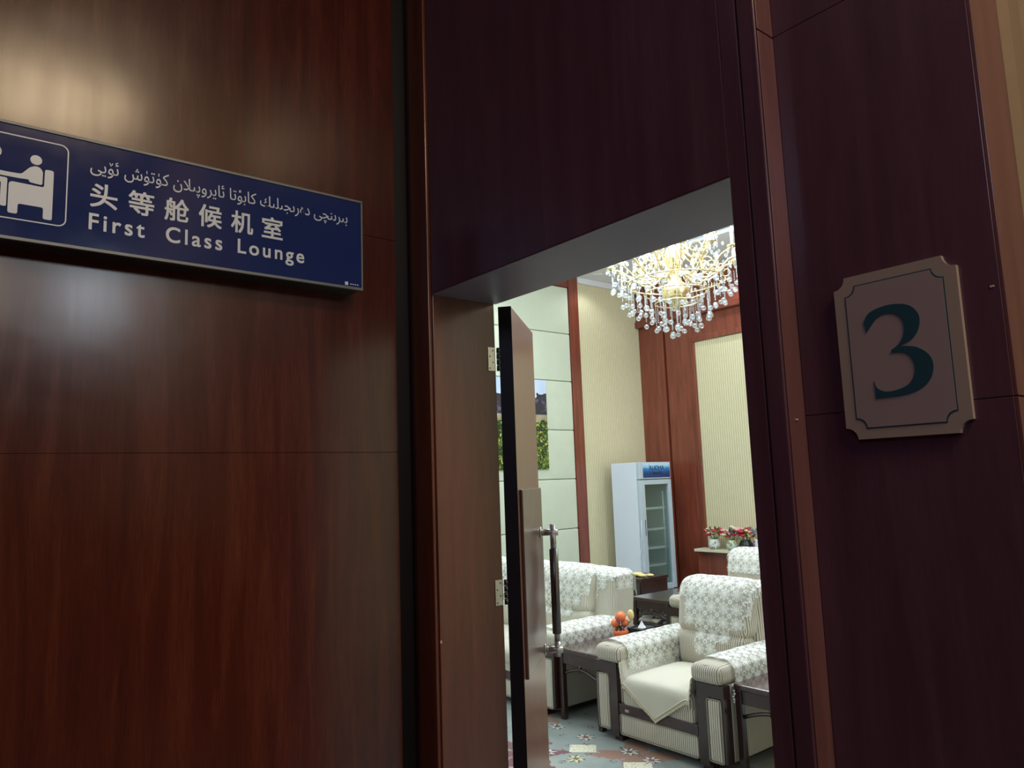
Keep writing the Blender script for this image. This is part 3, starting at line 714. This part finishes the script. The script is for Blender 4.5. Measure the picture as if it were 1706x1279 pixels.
# ------------------------------------------------------------------ upholstered seats
def seat_unit(name, label, cat, loc, W, nseats=1, fabric=FABRIC, group=None, D=.84):
    """local x across (right side +), y from the front (0) to the back (D), z up"""
    t = thing(name, label, cat, loc, 0, group)
    A = .205; hw = W/2
    for s in (-1, 1):
        ox = s*hw; ix = s*(hw-A)
        # arm: padded top over a upholstered side, dark frame in front
        bm = newbm(); rbox(bm, ((ox+ix)/2, D*.47, .495), (A/2, D*.49, .050), .038, (0, 0, .012), 4, 6)
        ob('armrest', bm, fabric, t, True)
        bm = newbm(); rbox(bm, (ox-s*.055, D*.5, .245), (.045, D*.475, .20), .02, (.004, 0, 0), 3, 4)
        ob('side_panel', bm, fabric, t, True)
        bm = newbm(); rbox(bm, (ix+s*.036, D*.45+.015, .31), (.034, D*.45-.012, .14), .02, (0, 0, 0), 3, 4)
        ob('inner_arm', bm, fabric, t, True)
        # wooden front: top band, inner post, thin outer post
        px = ix+s*.065
        bm = newbm()
        o2 = ox+s*.004
        pl = [(px-s*.030, .03), (px+s*.030, .03), (px+s*.030, .355), (px+s*.036, .375), (px+s*.052, .383), (o2-s*.016, .383), (o2-s*.016, .06), (o2, .06), (o2, .447), (px-s*.030, .447)]
        pl = [(a, b) for a, b in pl]
        prism(bm, pl, -.004, .055, 1); ob('arm_frame', bm, WOODK, t, label='dark wooden front frame of the arm')
        bm = newbm(); x0, x1 = sorted((px+s*.036, o2-s*.018)); rbox(bm, ((x0+x1)/2, .020, .217), ((x1-x0)/2-.001, .030, .158), .016, (0, .004, 0), 3, 4)
        ob('front_panel', bm, fabric, t, True)
        bm = newbm(); P = []
        for cx, cz, a0 in ((x1-.012, .363, 0), (x0+.012, .363, 90), (x0+.012, .072, 180), (x1-.012, .072, 270)):
            for i in range(5): a = math.radians(a0+i*22.5); P.append((cx+.012*math.cos(a), -.008, cz+.012*math.sin(a)))
        tube(bm, P+[P[0]], .003, 6); ob('piping', bm, PIPE, t, True)
        bm = newbm(); P = []
        for i in range(9): a = PI-PI*i/8; P.append(((ox+ix)/2+(A/2-.012)*math.cos(a), -.001+.004, .502+.038*math.sin(a)))
        tube(bm, P, .0032, 6); ob('piping', bm, PIPE, t, True)
        for yy in (.03, D-.07):
            bm = newbm(); box(bm, px-.032, px+.032, yy-.01, yy+.05, 0, .07, .004); ob('foot', bm, WOODK, t)
    iw = hw-A
    bxo('seat_rail', WOODK, -iw-.03, iw+.03, -.002, .04, .165, .222, t, .003, label='dark wooden front rail')
    bxo('maker_plate', CHROME, -iw+.02, -iw+.05, -.005, -.001, .182, .196, t, .001, label='small metal plate')
    bm = newbm(); rbox(bm, (0, .045, .105), (iw+.03, .045, .062), .02, (0, .004, 0), 3, 6); ob('lower_panel', bm, fabric, t, True)
    bm = newbm(); P = []
    for cx, cz, a0 in ((iw+.01, .147, 0), (-iw-.01, .147, 90), (-iw-.01, .063, 180), (iw+.01, .063, 270)):
        for i in range(5): a = math.radians(a0+i*22.5); P.append((cx+.014*math.cos(a), -.002, cz+.014*math.sin(a)))
    tube(bm, P+[P[0]], .003, 6); ob('piping', bm, PIPE, t, True)
    bxo('underframe', WOODK, -hw+.02, hw-.02, .08, D-.02, .04, .17, t)
    bm = newbm(); rbox(bm, (0, D*.5-.01, .225), (iw, D*.5-.015, .075), .02, (0, .0, 0), 3, 6); ob('seat_base', bm, fabric, t, True)
    sw = 2*iw/nseats
    for i in range(nseats):
        xc = -iw+sw*(i+.5)
        bm = newbm(); rbox(bm, (xc, .325, .315), (sw/2-.003, .325, .065), .045, (0, .01, .022), 4, 8); ob('seat_cushion', bm, fabric, t, True)
        bm = newbm(); rbox(bm, (xc, .60, .475), (sw/2-.003, .085, .125), .06, (0, .03, .0), 4, 8); ob('lumbar_cushion', bm, fabric, t, True)
        bm = newbm(); rbox(bm, (xc, .625, .725), (sw/2+.012-(0 if nseats == 1 else .014), .100, .170), .075, (0, .03, .008), 5, 8)
        for v in bm.verts: v.co.y += (v.co.z-.60)*.18
        ob('back_cushion', bm, fabric, t, True)
    bm = newbm(); rbox(bm, (0, D-.115, .45), (iw+.030 if nseats == 1 else hw-.035, .125, .42), .06, (0, .01, .010), 4, 8)
    for v in bm.verts: v.co.y += max(0, v.co.z-.4)*.10
    ob('back_shell', bm, fabric, t, True)
    return t
def seat_bvh(seat):
    from mathutils.bvhtree import BVHTree
    V_, F_ = [], []
    for c in seat.children:
        if c.type != 'MESH': continue
        n0 = len(V_); V_ += [v.co.copy() for v in c.data.vertices]; F_ += [[n0+k_ for k_ in p.vertices] for p in c.data.polygons]
    return BVHTree.FromPolygons(V_, F_)
BACKPATH = [(.96, .58), (.95, .70), (.945, .80), (.925, .865), (.88, .898), (.80, .912), (.72, .912), (.65, .905), (.595, .885), (.56, .85), (.535, .80), (.518, .74), (.51, .68), (.508, .63), (.505, .59), (.495, .545), (.486, .50), (.483, .46), (.485, .42), (.49, .385), (.47, .375), (.42, .378), (.3, .385), (.1, .39)]
SHELLPATH = [(.93, .58), (.925, .70), (.915, .80), (.90, .85), (.86, .878), (.75, .885), (.66, .88), (.625, .86), (.605, .82), (.60, .76), (.595, .7), (.59, .6), (.585, .5)]
def back_lace(seat, label, rows, xc=0, group=None, edge=None, lim2=.262):
    """rows: (cells to the left, cells to the right) of the middle, from the row at the crest downwards"""
    base = int(.56/CELL); cells = set()
    for k_, (a, b) in enumerate(rows):
        for c in range(-a, b): cells.add((c, base+k_))
    for r in range(base-3, base):
        for c in range(-rows[0][0], rows[0][1]): cells.add((c, r))
    bm = drape(BACKPATH, xc, cells, bvh=seat_bvh(seat), offset=.005, edge=edge, path2=SHELLPATH, lim2=lim2, shift2=.07)
    for v in [q for q in bm.verts if not q.link_faces]: bm.verts.remove(v)
    l = Vector(seat.location)
    return ob('lace_cover', bm, LACE, None, True, label=label, cat='lace cover', group=group, loc=tuple(l))
def arm_lace(seat, s, W, label, y0=.06, ny=7, inner=3, outer=3, group=None):
    """lace runner over an armrest: path goes from the outer side up over the top and down the inner side"""
    A = .205; hw = W/2; o_, i_ = s*hw, s*(hw-A); m_ = (o_+i_)/2; a = A/2
    # path in (x,z) with outward direction
    pth = [(a+.010, .545-.07*outer*1.0), (a+.010, .50), (a+.006, .53), (a-.02, .552), (a*.4, .562), (-a*.4, .562), (-a+.02, .552), (-a-.006, .53), (-a-.010, .50), (-a-.012, .545-.07*inner-.05)]
    n0 = 0
    P = [(0,)+q for q in pth]
    L_ = sum(math.dist(p, q) for p, q in zip(pth, pth[1:])); nrow = int(round(L_/CELL))
    cells = {(c, r) for c in range(0, ny) for r in range(0, nrow)}
    # drape() lays rows in the (y,z) plane and columns along x; swap afterwards
    bm = drape(pth, 0, cells, offset=.003)
    for v in bm.verts:
        x, y, z = v.co; v.co = Vector((m_+s*y, y0+x, z))
    l = Vector(seat.location)
    return ob('lace_arm_cover', bm, LACE, None, True, label=label, cat='lace cover', group=group, loc=tuple(l))

AW = .925
ac = seat_unit('armchair', 'cream armchair with brown stripes and dark wooden frame, nearest beyond the doorway', 'armchair', (-2.9625, 3.38, 0), AW)
back_lace(ac, 'flower crochet cloth hanging to a point over the back of the nearest armchair', [(3, 4), (3, 4), (3, 4), (2, 4), (2, 3), (1, 2), (1, 1)], -.005, edge=.272, lim2=9)
arm_lace(ac, -1, AW, 'crochet cloth over the nearest armchair\'s left arm', .05, 8, inner=2, outer=1)
arm_lace(ac, 1, AW, 'crochet cloth over the nearest armchair\'s right arm, beside the doorway edge', .09, 8, inner=0, outer=2)
# folded square of satin on the seat, corner hanging over the front
def seat_cloth(seat, label):
    bm = newbm(); n = 44; xs_, ys_ = .385, .262; vs = {}; tree = seat_bvh(seat); lim = .262; loc = tuple(seat.location)
    def pos(u, v):
        x = (u-v)*xs_; yy = .33-(u+v)*ys_; xc_ = max(-lim, min(lim, x))
        def top(x_, y_):
            h_ = tree.ray_cast(Vector((x_, y_, .52)), Vector((0, 0, -1)), .4); return h_[0].z if h_[0] is not None else .38
        if yy > .03: return Vector((xc_, yy, max(top(xc_, yy), .36)+.005))
        d = .03-yy; z0 = top(xc_, .03)+.005; rr = .04
        if d < rr*PI/2: an = d/rr; return Vector((xc_, .03-rr*math.sin(an), z0-rr*(1-math.cos(an))))
        return Vector((xc_, .03-rr-.003-.003*math.sin(x*34)*min(1, (d-rr)*8), z0-rr-(d-rr*PI/2)))
    for i in range(n+1):
        for j in range(n+1): vs[i, j] = bm.verts.new(pos(i/n*2-1, j/n*2-1))
    for i in range(n):
        for j in range(n):
            u, v = (i+.5)/n*2-1, (j+.5)/n*2-1
            if abs((u-v)*xs_) < lim+.01 and .33-(u+v)*ys_ < .47: bm.faces.new((vs[i, j], vs[i+1, j], vs[i+1, j+1], vs[i, j+1]))
    for v in [q for q in bm.verts if not q.link_faces]: v.tag = True
    E1 = [vs[n, j] for j in range(n, -1, -1)]; E2 = [vs[i, n] for i in range(n, -1, -1)]
    ec = [[q.co.copy() for q in E if not q.tag] for E in (E1, E2)]
    for v in [q for q in bm.verts if q.tag]: bm.verts.remove(v)
    bmesh.ops.recalc_face_normals(bm, faces=bm.faces[:])
    edge, edge2 = ec
    c = ob('seat_cloth', bm, CREAM, None, True, label=label, cat='cloth', loc=loc)
    for ed in (edge, edge2):
        bm = newbm(); tube(bm, [p+Vector((0, -.003, .002 if p.z > .35 else .010)) for p in ed], .0032, 6); ob('hem_cord', bm, FRINGE, c, True)
        bm = newbm()
        for a_, b_ in zip(ed, ed[1:]):
            for k_ in range(4):
                p = a_.lerp(b_, k_/4); d = Vector((random.uniform(-.003, .003), -.004 if p.z > .35 else -.002, -.015))
                tube(bm, [p, p+d], [.0036, .0028], 4)
        ob('fringe', bm, FRINGE, c, kind='stuff')
    return c
_l = [o for o in COL.objects if o.name.startswith('lace_arm_cover')][-1]
bm = newbm()
for i in range(7): ball(bm, (AW/2+.012+.004*(i % 2), .075+.006*math.sin(i), .445-.014*i), .009-.0004*i, 1)
ob('tassel', bm, LACESOLID, _l, True, label='white corner tassel')
seat_cloth(ac, 'plain cream satin cloth with fringe on the seat of the nearest armchair')

SW = 2.1
so = seat_unit('sofa', 'long cream sofa with lace covers, behind the open door leaf', 'sofa', (-3.84-SW/2, 3.40, 0), SW, 3, FABRIC2)
back_lace(so, 'long crochet cloth spread over the back of the sofa behind the door leaf', [(q, q) for q in (13, 12, 11, 10, 9, 8)], .03, edge=1.012, lim2=.848)
arm_lace(so, 1, SW, 'crochet cloth over the sofa\'s right arm, beside the potted fruit', .03, 8, inner=1, outer=2)

a2 = seat_unit('armchair', 'cream striped armchair of the second row, half hidden behind the nearest armchair', 'armchair', (-3.80, 5.10, 0), AW)
back_lace(a2, 'crochet cloth over the back of the second-row armchair, below the vases', [(4, 4), (4, 4), (3, 4), (3, 3)], .0, edge=.272, lim2=9)
arm_lace(a2, -1, AW, 'crochet cloth over the left arm of the second-row armchair', .05, 7, inner=1, outer=0)

# ------------------------------------------------------------------ tables
def end_table(label, loc, w_, d_, h=.47, shelf=False, group='dark end tables between the seats'):
    t = thing('end_table', label, 'table', loc, 0, group)
    bxo('tabletop', WOODT, 0, w_, 0, d_, h-.03, h, t, .006)
    for x in (.004, w_-.042):
        for y in (.006, d_-.044): bxo('leg', WOODK, x, x+.038, y, y+.038, 0, h-.03, t, .005)
    for y in (.012, d_-.032):
        bxo('apron', WOODK, .042, w_-.042, y, y+.018, h-.10, h-.03, t, .003)
        bm = newbm(); n = 12
        tube(bm, [(.042+(w_-.084)*i/n, y+.009, h-.15+.045*abs(1-2*i/n)**1.6*(-1)+.03) for i in range(n+1)], .010, 8)
        tube(bm, [(w_/2, y+.009, h-.15+.02), (w_/2, y+.009, h-.09)], .012, 8)
        ob('curved_brace', bm, WOODK, t, True)
    for x in (.012, w_-.030): bxo('apron', WOODK, x, x+.018, .042, d_-.042, h-.10, h-.03, t, .003)
    if shelf:
        bxo('shelf', WOODK, .01, w_-.01, .01, d_-.01, .265, .285, t, .003)
        bm = newbm()
        for i in range(5):
            x = .05+i*(w_-.1)/5; tube(bm, [(x, .02, h-.10), (x+.03, .02, h-.13), (x+.055, .02, h-.10)], .005, 6)
        ob('fretwork', bm, WOODK, t, True)
    return t
end_table('dark wooden end table between sofa and nearest armchair, carrying the potted fruit', (-3.828, 3.42, 0), .39, .83, h=.455)
end_table('dark wooden end table right of the nearest armchair, cut by the doorway edge', (-2.488, 3.45, 0), .42, .74, h=.455)
t2 = end_table('dark wooden end table of the second row, with papers on its lower shelf', (-4.71, 5.13, 0), .42, .68, h=.49, shelf=True)
# papers on the shelf
for k_, (x, y, z, r, s1, s2, m, lb) in enumerate(((-4.625, 5.23, .2855, .3, .055, .07, PAPER, 'white folded newspaper at the left on the table\'s lower shelf'), (-4.49, 5.27, .2855, -.2, .055, .10, IVORY, 'pinkish folded newspaper in the middle of the table\'s lower shelf'),
                                   (-4.355, 5.22, .2855, .25, .045, .06, LEAFGR, 'grey folded newspaper near the armchair on the lower shelf'))):
    bm = newbm()
    for i in range(3):
        q = newbm(); box(q, -s1, s1, -s2, s2, 0, .008, .002)
        bmesh.ops.rotate(q, verts=q.verts, cent=(0, 0, 0), matrix=Matrix.Rotation(r+.12*i, 3, 'Z'))
        for v in q.verts: v.co.z += .0085*i+.012*math.sin(v.co.x*20)*(i == 2)*.4
        mm = bpy.data.meshes.new('q'); q.to_mesh(mm); q.free(); bm.from_mesh(mm)
    ob('newspaper', bm, m, None, label=lb, cat='newspaper', loc=(x, y, z), group='papers on the lower shelf')
# potted ornament
pt = thing('potted_ornament', 'orange pot with artificial orange fruit and a yellow leaf on the end table', 'ornament', (-3.64, 3.84, .455)); pt.scale = (1.2, 1.2, 1.2)
bm = newbm(); lathe(bm, [(.022, 0), (.034, .006), (.042, .03), (.044, .05), (.040, .058), (.036, .055), (.030, .045), (.002, .045)], n=24); ob('pot', bm, ORANGE, pt, True)
for p, r in (((-.02, -.018, .095), .028), ((.016, -.012, .135), .030), ((.02, .015, .098), .024), ((-.012, .02, .14), .02), ((-.03, .01, .12), .016)):
    bm = newbm(); ball(bm, p, r, 2, (1, 1, .92)); ob('fruit', bm, ORFR, pt, True)
bm = newbm()
for i in range(26):
    a, h_ = random.uniform(0, 2*PI), random.uniform(.055, .13); ball(bm, (.022*math.cos(a)+.008, .022*math.sin(a)-.015, h_), .0065, 1)
ob('berry_cluster', bm, PURP, pt, True, kind='stuff')
for d, L_, W_ in (((.6, .4, .8), .10, .020), ((-.5, .2, .6), .06, .015), ((.3, -.4, .7), .06, .014), ((-.2, -.5, .5), .05, .014)):
    bm = newbm(); leaf(bm, (0, 0, .05), d, L_, W_); ob('leaf', bm, LEAFG, pt)
bm = newbm(); tube(bm, [(.0, 0, .05), (.03, .02, .09), (.048, .03, .115)], .0025, 6); ball(bm, (.052, .032, .142), .026, 2, (.9, .5, 1.15)); ob('yellow_leaf', bm, YELL, pt, True)
# tissue box
tb = thing('tissue_tray', 'black square tray with white tissue peak behind the potted fruit', 'tray', (-3.60, 4.09, .455), .0)
bm = newbm(); box(bm, -.12, .12, -.10, .10, 0, .012, .002)
for b_ in ((-.12, -.108, -.10, .10), (.108, .12, -.10, .10), (-.12, .12, -.10, -.088), (-.12, .12, .088, .10), (-.005, .005, -.09, .09)): box(bm, b_[0], b_[1], b_[2], b_[3], .01, .055, .002)
ob('tray', bm, BLACK, tb)
bm = newbm(); box(bm, -.105, -.01, -.08, .08, .012, .05, .004); ob('tissue_pack', bm, BLACKM, tb)
bm = newbm(); lathe(bm, [(.030, .05), (.018, .066), (.010, .08), (.003, .096)], (-.055, -.02, 0), 7); ob('tissue', bm, PAPER, tb)
# low cabinet behind the sofa
lc = thing('side_cabinet', 'dark wooden side cabinet behind the sofa, left of the drinks cooler', 'cabinet', (-5.80, 6.1, 0))
bxo('body', WOODK, 0, .35, 0, .42, .03, .455, lc, .004); bxo('top', WOODK, -.01, .36, -.01, .43, .455, .485, lc, .005); bxo('plinth', WOODK, .02, .33, .02, .40, 0, .03, lc)
bxo('door', WOODK, .015, .335, -.012, .0, .05, .44, lc, .004)
bm = newbm()
for i, (x, y, r) in enumerate(((.10, .10, .05), (.18, .14, .06), (.26, .12, .045), (.30, .2, .04))): ball(bm, (x, y, .485+r*.35), r, 2, (1.2, 1, .38))
ob('yellow_cloth', bm, YELL, None, True, label='crumpled yellow cloth on the dark cabinet', cat='cloth', loc=(-5.80, 6.1, 0))

# ------------------------------------------------------------------ drinks cooler
fx, fy = -6.5, 7.36
fg = thing('drinks_cooler', 'tall white glass-door drinks cooler with a blue header in the far corner', 'fridge', (fx, fy, 0))
FW, FD, FH = .615, .50, 1.735
bm = newbm()
box(bm, -FD, -.06, 0, .03, .06, FH, .004); box(bm, -FD, -.06, FW-.03, FW, .06, FH, .004); box(bm, -FD, -FD+.02, .03, FW-.03, .06, FH); box(bm, -FD, -.06, .03, FW-.03, 1.50, FH, .003); box(bm, -FD, -.06, .03, FW-.03, .06, .14, .003)
ob('body', bm, WHITE, fg, label='white enamelled cabinet')
bm = newbm(); box(bm, -.44, -.10, .05, FW-.05, .14, .145); box(bm, -FD+.02, -FD+.03, .03, FW-.03, .14, 1.5); box(bm, -FD+.02, -.07, .03, .036, .14, 1.5); box(bm, -FD+.02, -.07, FW-.036, FW-.03, .14, 1.5); ob('liner', bm, LINER, fg)
hd = bxo('header', FRAMEG, -.06, .0, .0, FW, 1.515, FH, fg, .008, label='grey plastic header')
bm = newbm(); box(bm, -.002, .006, -.265, .27, -.095, .085, .004); ob('banner', bm, BANNER, hd, label='blue wave banner', loc=(0, FW/2+.02, 1.63))
text('banner_lettering', 'AUCMA', BLACKM, hd, .1, face_x(.0065, FW/2-.13, 1.632), width=.30, height=.055, label='dark Latin lettering')
text('banner_lettering', '澳柯玛', BLACKM, hd, .06, face_x(.0065, FW/2-.06, 1.572), width=.18, height=.040, label='dark Chinese lettering')
dr = newbm()
box(dr, -.055, 0, .0, .085, .10, 1.505, .005); box(dr, -.055, 0, FW-.06, FW, .10, 1.505, .005); box(dr, -.055, 0, .085, FW-.06, 1.445, 1.505, .004); box(dr, -.055, 0, .085, FW-.06, .10, .165, .004)
drr = ob('door', dr, FRAMEG, fg, label='grey-white door frame')
bxo('glass', GLASS, -.032, -.026, .083, FW-.058, .163, 1.447, drr)
bxo('door_handle', BLACKM, -.002, .004, .052, .060, .80, 1.0, drr, .001, label='dark recessed grip')
for z in (1.13, .86, .62, .40):
    bm = newbm(); n = 14
    tube(bm, [(-.10, .045, z), (-.10, FW-.045, z)], .006, 6); tube(bm, [(-.42, .045, z), (-.42, FW-.045, z)], .004, 6)
    for i in range(n+1): y = .05+(FW-.1)*i/n; tube(bm, [(-.10, y, z), (-.42, y, z)], .003, 4, False)
    box(bm, -.10, -.094, .045, FW-.045, z-.01, z+.018)
    ob('shelf', bm, LINER, fg)
bm = newbm(); tube(bm, [(-.09, FW-.085, .25), (-.09, FW-.085, 1.35)], .010, 8); ob('light_tube', bm, LINER, fg, True)
bm = newbm(); tube(bm, [(-.36, .02, 0.0), (-.36, .02, .06)], .02, 8); tube(bm, [(-.36, FW-.02, 0), (-.36, FW-.02, .06)], .02, 8); tube(bm, [(-.08, .04, 0), (-.08, .04, .06)], .02, 8); tube(bm, [(-.08, FW-.04, 0), (-.08, FW-.04, .06)], .02, 8); ob('foot', bm, BLACKM, fg)
bm = newbm(); tube(bm, [(-.01, -.006, 1.0), (-.015, -.008, .8), (-.03, -.012, .66), (-.06, -.016, .5), (-.05, -.02, .3), (-.02, -.02, .05)], .0045, 6); ob('power_cord', bm, WHITE, fg, True)

# ------------------------------------------------------------------ shelf with vases
sh = thing('wall_shelf', 'cream ledge under the striped wallpaper, carrying the vases', 'shelf', (-6.24, 8.05, 0))
bxo('ledge', SHELFC, 0, 2.98, -.02, .20, .565, .60, sh, .006); bxo('cabinet_front', WOODR, 0, 2.98, .06, .215, 0, .565, sh, .004)
def flowers(t, spec, top, spread, seed):
    rnd = random.Random(seed)
    for mat_, nm, n, r in spec:
        r *= 1.15
        for i in range(int(n*1.6)):
            a = rnd.uniform(0, 2*PI); q = rnd.uniform(.25, 1)*spread; h_ = top+rnd.uniform(-.35, 1)*spread*.75*(1.1-q/spread*.6)
            c = Vector((q*math.cos(a), q*math.sin(a)*.7, h_))
            bm = newbm()
            if nm == 'leaf':
                leaf(bm, c*.6+Vector((0, 0, top*.3)), (c.x, c.y, .12), .09, .02)
            else:
                for j in range(6):
                    b = j*PI/3; ball(bm, c+Vector((math.cos(b), math.sin(b)*.8, .15*math.sin(b*2)))*r*.55, r*.55, 1, (1, 1, .7))
                ball(bm, c+Vector((0, 0, r*.2)), r*.4, 1)
            ob(nm, bm, mat_, t, nm != 'leaf')
            if nm != 'leaf':
                bm = newbm(); tube(bm, [(0, 0, top*.55), c*.6+Vector((0, 0, .02)), c], .0022, 4); ob('stem', bm, LEAFG, t)
def vase(x, label, mat_, prof, spec, top, spread, seed, group='vases of artificial flowers on the ledge', y=8.10):
    t = thing('flower_vase', label, 'vase', (x, y, .60), 0, group)
    bm = newbm(); lathe(bm, prof, n=24); ob('vase_body', bm, mat_, t, True)
    flowers(t, spec, top, spread, seed); return t
pot = [(.035, 0), (.05, .004), (.072, .045), (.074, .075), (.060, .11), (.062, .13), (.054, .128), (.045, .09), (.002, .088)]
vase(-5.965, 'white painted vase with red, pink and lime flowers, leftmost on the ledge', VASE1, pot, [(RED, 'flower', 5, .036), (PINK, 'flower', 4, .022), (LEAFY, 'leaf', 6, 0), (PURP, 'flower', 2, .022), (LEAFG, 'leaf', 4, 0), (IVORY, 'flower', 3, .02)], .20, .12, 3)
vase(-5.70, 'celadon vase with pink roses and dark red flowers, second from the left on the ledge', VASE2, pot, [(PINK, 'flower', 5, .034), (RED, 'flower', 4, .032), (LEAFG, 'leaf', 8, 0), (IVORY, 'flower', 4, .026), (YELL, 'flower', 2, .026), (PURP, 'flower', 2, .02)], .20, .14, 5)
vase(-5.50, 'black vase with crimson and cream flowers, second from the doorway edge on the ledge', BLACK, [(.05, 0), (.075, .01), (.088, .05), (.085, .09), (.06, .12), (.062, .13), (.055, .125), (.05, .09), (.002, .09)], [(RED, 'flower', 7, .036), (YELL, 'flower', 4, .026), (PINK, 'flower', 3, .03), (LEAFG, 'leaf', 5, 0)], .19, .13, 8)
vase(-5.33, 'lilac-white vase with grey leaves and small dark flowers, beside the doorway edge', VASE4, [(.03, 0), (.04, .004), (.052, .05), (.05, .09), (.042, .13), (.046, .15), (.04, .148), (.035, .1), (.002, .1)], [(LEAFGR, 'leaf', 10, 0), (RED, 'flower', 3, .02), (LEAFGR, 'flower', 4, .026)], .22, .12, 11)

# ------------------------------------------------------------------ chandelier
ch = thing('chandelier', 'large gold chandelier with lit candle bulbs and hanging crystals', 'chandelier', (CX, CY, .07))
bm = newbm(); lathe(bm, [(.012, 4.49), (.012, 4.15), (.03, 4.12), (.014, 4.06), (.03, 3.98), (.07, 3.92), (.05, 3.84), (.022, 3.78), (.03, 3.7), (.08, 3.62), (.10, 3.55), (.06, 3.46), (.03, 3.42), (.05, 3.34), (.12, 3.28), (.14, 3.22), (.10, 3.14), (.04, 3.10), (.02, 3.06), (.002, 3.04)], n=24); ob('stem', bm, GOLD, ch, True)
bm = newbm(); lathe(bm, [(.002, 4.489), (.10, 4.489), (.09, 4.45), (.02, 4.42), (.002, 4.42)], n=24); ob('ceiling_rose', bm, GOLD, ch, True)
def arm(R_, z0, zc, proto=None):
    """one S-shaped arm, built along +x"""
    bm = newbm(); P = []
    for i in range(15):
        t = i/14; x = .09+(R_-.09)*t; z = z0-.11*math.sin(PI*min(1, t*1.25))+(zc-.14-z0)*t**2
        P.append((x, 0, z))
    tube(bm, P, [.013-.004*math.sin(PI*i/14) for i in range(15)], 8)
    # scroll above and leaf below
    Q = [(R_*.55+.07*math.cos(a)*(1-a/9), 0, z0-.0+.07*math.sin(a)*(1-a/9)) for a in [j*.5 for j in range(14)]]
    tube(bm, Q, .007, 6)
    Q = [(R_*.78+.05*math.cos(PI+a)*(1-a/10), 0, z0-.07+.05*math.sin(PI+a)*(1-a/10)) for a in [j*.5 for j in range(13)]]
    tube(bm, Q, .006, 6)
    lathe(bm, [(.002, zc-.155), (.014, zc-.15), (.045, zc-.13), (.050, zc-.12), (.018, zc-.118), (.018, zc-.105), (.002, zc-.105)], (R_, 0, 0), 16)
    a = ob('arm', bm, GOLD, ch, True)
    bm = newbm(); tube(bm, [(R_, 0, zc-.11), (R_, 0, zc-.01)], .0135, 10); ob('candle_sleeve', bm, SLEEVE, a, True)
    bm = newbm(); lathe(bm, [(.004, zc-.01), (.014, zc+.006), (.016, zc+.022), (.009, zc+.044), (.001, zc+.062)], (R_, 0, 0), 12); ob('bulb', bm, BULB, a, True)
    # crystals that hang from the drip pan and the arm
    bm = newbm()
    for j in range(6):
        b = j*PI/3; px, py = R_+.045*math.cos(b), .045*math.sin(b)
        ball(bm, (px, py, zc-.145), .008, 1); ball(bm, (px, py, zc-.170), .012, 1, (1, 1, 1.5))
    for fx_, dz in ((.45, .05), (.70, .06)): ball(bm, (R_*fx_, 0, z0-.16), .015, 1, (1, 1, 1.4))
    ob('crystal_drops', bm, CRYSTAL, a, False, kind='stuff')
    return a
def ring(n, R_, z0, zc, off):
    a = arm(R_, z0, zc); a.rotation_euler = (0, 0, off)
    for i in range(1, n): copyob(a, ch, rz=off+2*PI*i/n)
ring(14, .615, 3.44, 3.66, .12); ring(7, .38, 3.64, 3.86, .35); ring(5, .2, 3.86, 4.04, .1)
bm = newbm()
for R_, z in ((.30, 3.22), (.46, 3.32), (.20, 3.12)):
    N = 40; tube(bm, [(R_*math.cos(2*PI*i/N), R_*math.sin(2*PI*i/N), z) for i in range(N+1)], .008, 6, False)
ob('ring', bm, GOLD, ch, True)
strands = {}
def strand(ln, x, y, z, R2=.024):
    key = (round(ln, 2), R2)
    if key not in strands:
        bm = newbm(); n = int((ln-.04)/.017)
        for i in range(n): ball(bm, (0, 0, -.008-.017*i), .0068, 1)
        ball(bm, (0, 0, -ln), R2, 2)
        strands[key] = ob('crystal_strand', bm, CRYSTAL, ch, False, kind='stuff'); o = strands[key]
    else: o = strands[key].copy(); COL.objects.link(o)
    o.location = (x, y, z); return o
rn = random.Random(5)
for n, R_, z, ln in ((24, .60, 3.44, .19), (22, .52, 3.38, .20), (18, .45, 3.32, .24), (15, .37, 3.26, .22), (14, .30, 3.22, .26), (11, .20, 3.14, .24), (7, .12, 3.13, .27), (3, .05, 3.12, .26)):
    for i in range(n):
        a = 2*PI*(i+rn.uniform(-.18, .18))/n; l_ = ln+rn.choice((-.05, 0, .04)); strand(l_, R_*math.cos(a), R_*math.sin(a), z, .024 if rn.random() < .75 else .028)
bm = newbm()
for i in range(150):
    a = rn.uniform(0, 2*PI); R_ = rn.uniform(.16, .60); ball(bm, (R_*math.cos(a), R_*math.sin(a), 3.26+.32*R_+rn.uniform(-.03, .16)), rn.uniform(.010, .018), 1, (1, 1, 1.4))
ob('crystal_beads', bm, CRYSTAL, ch, False, kind='stuff')
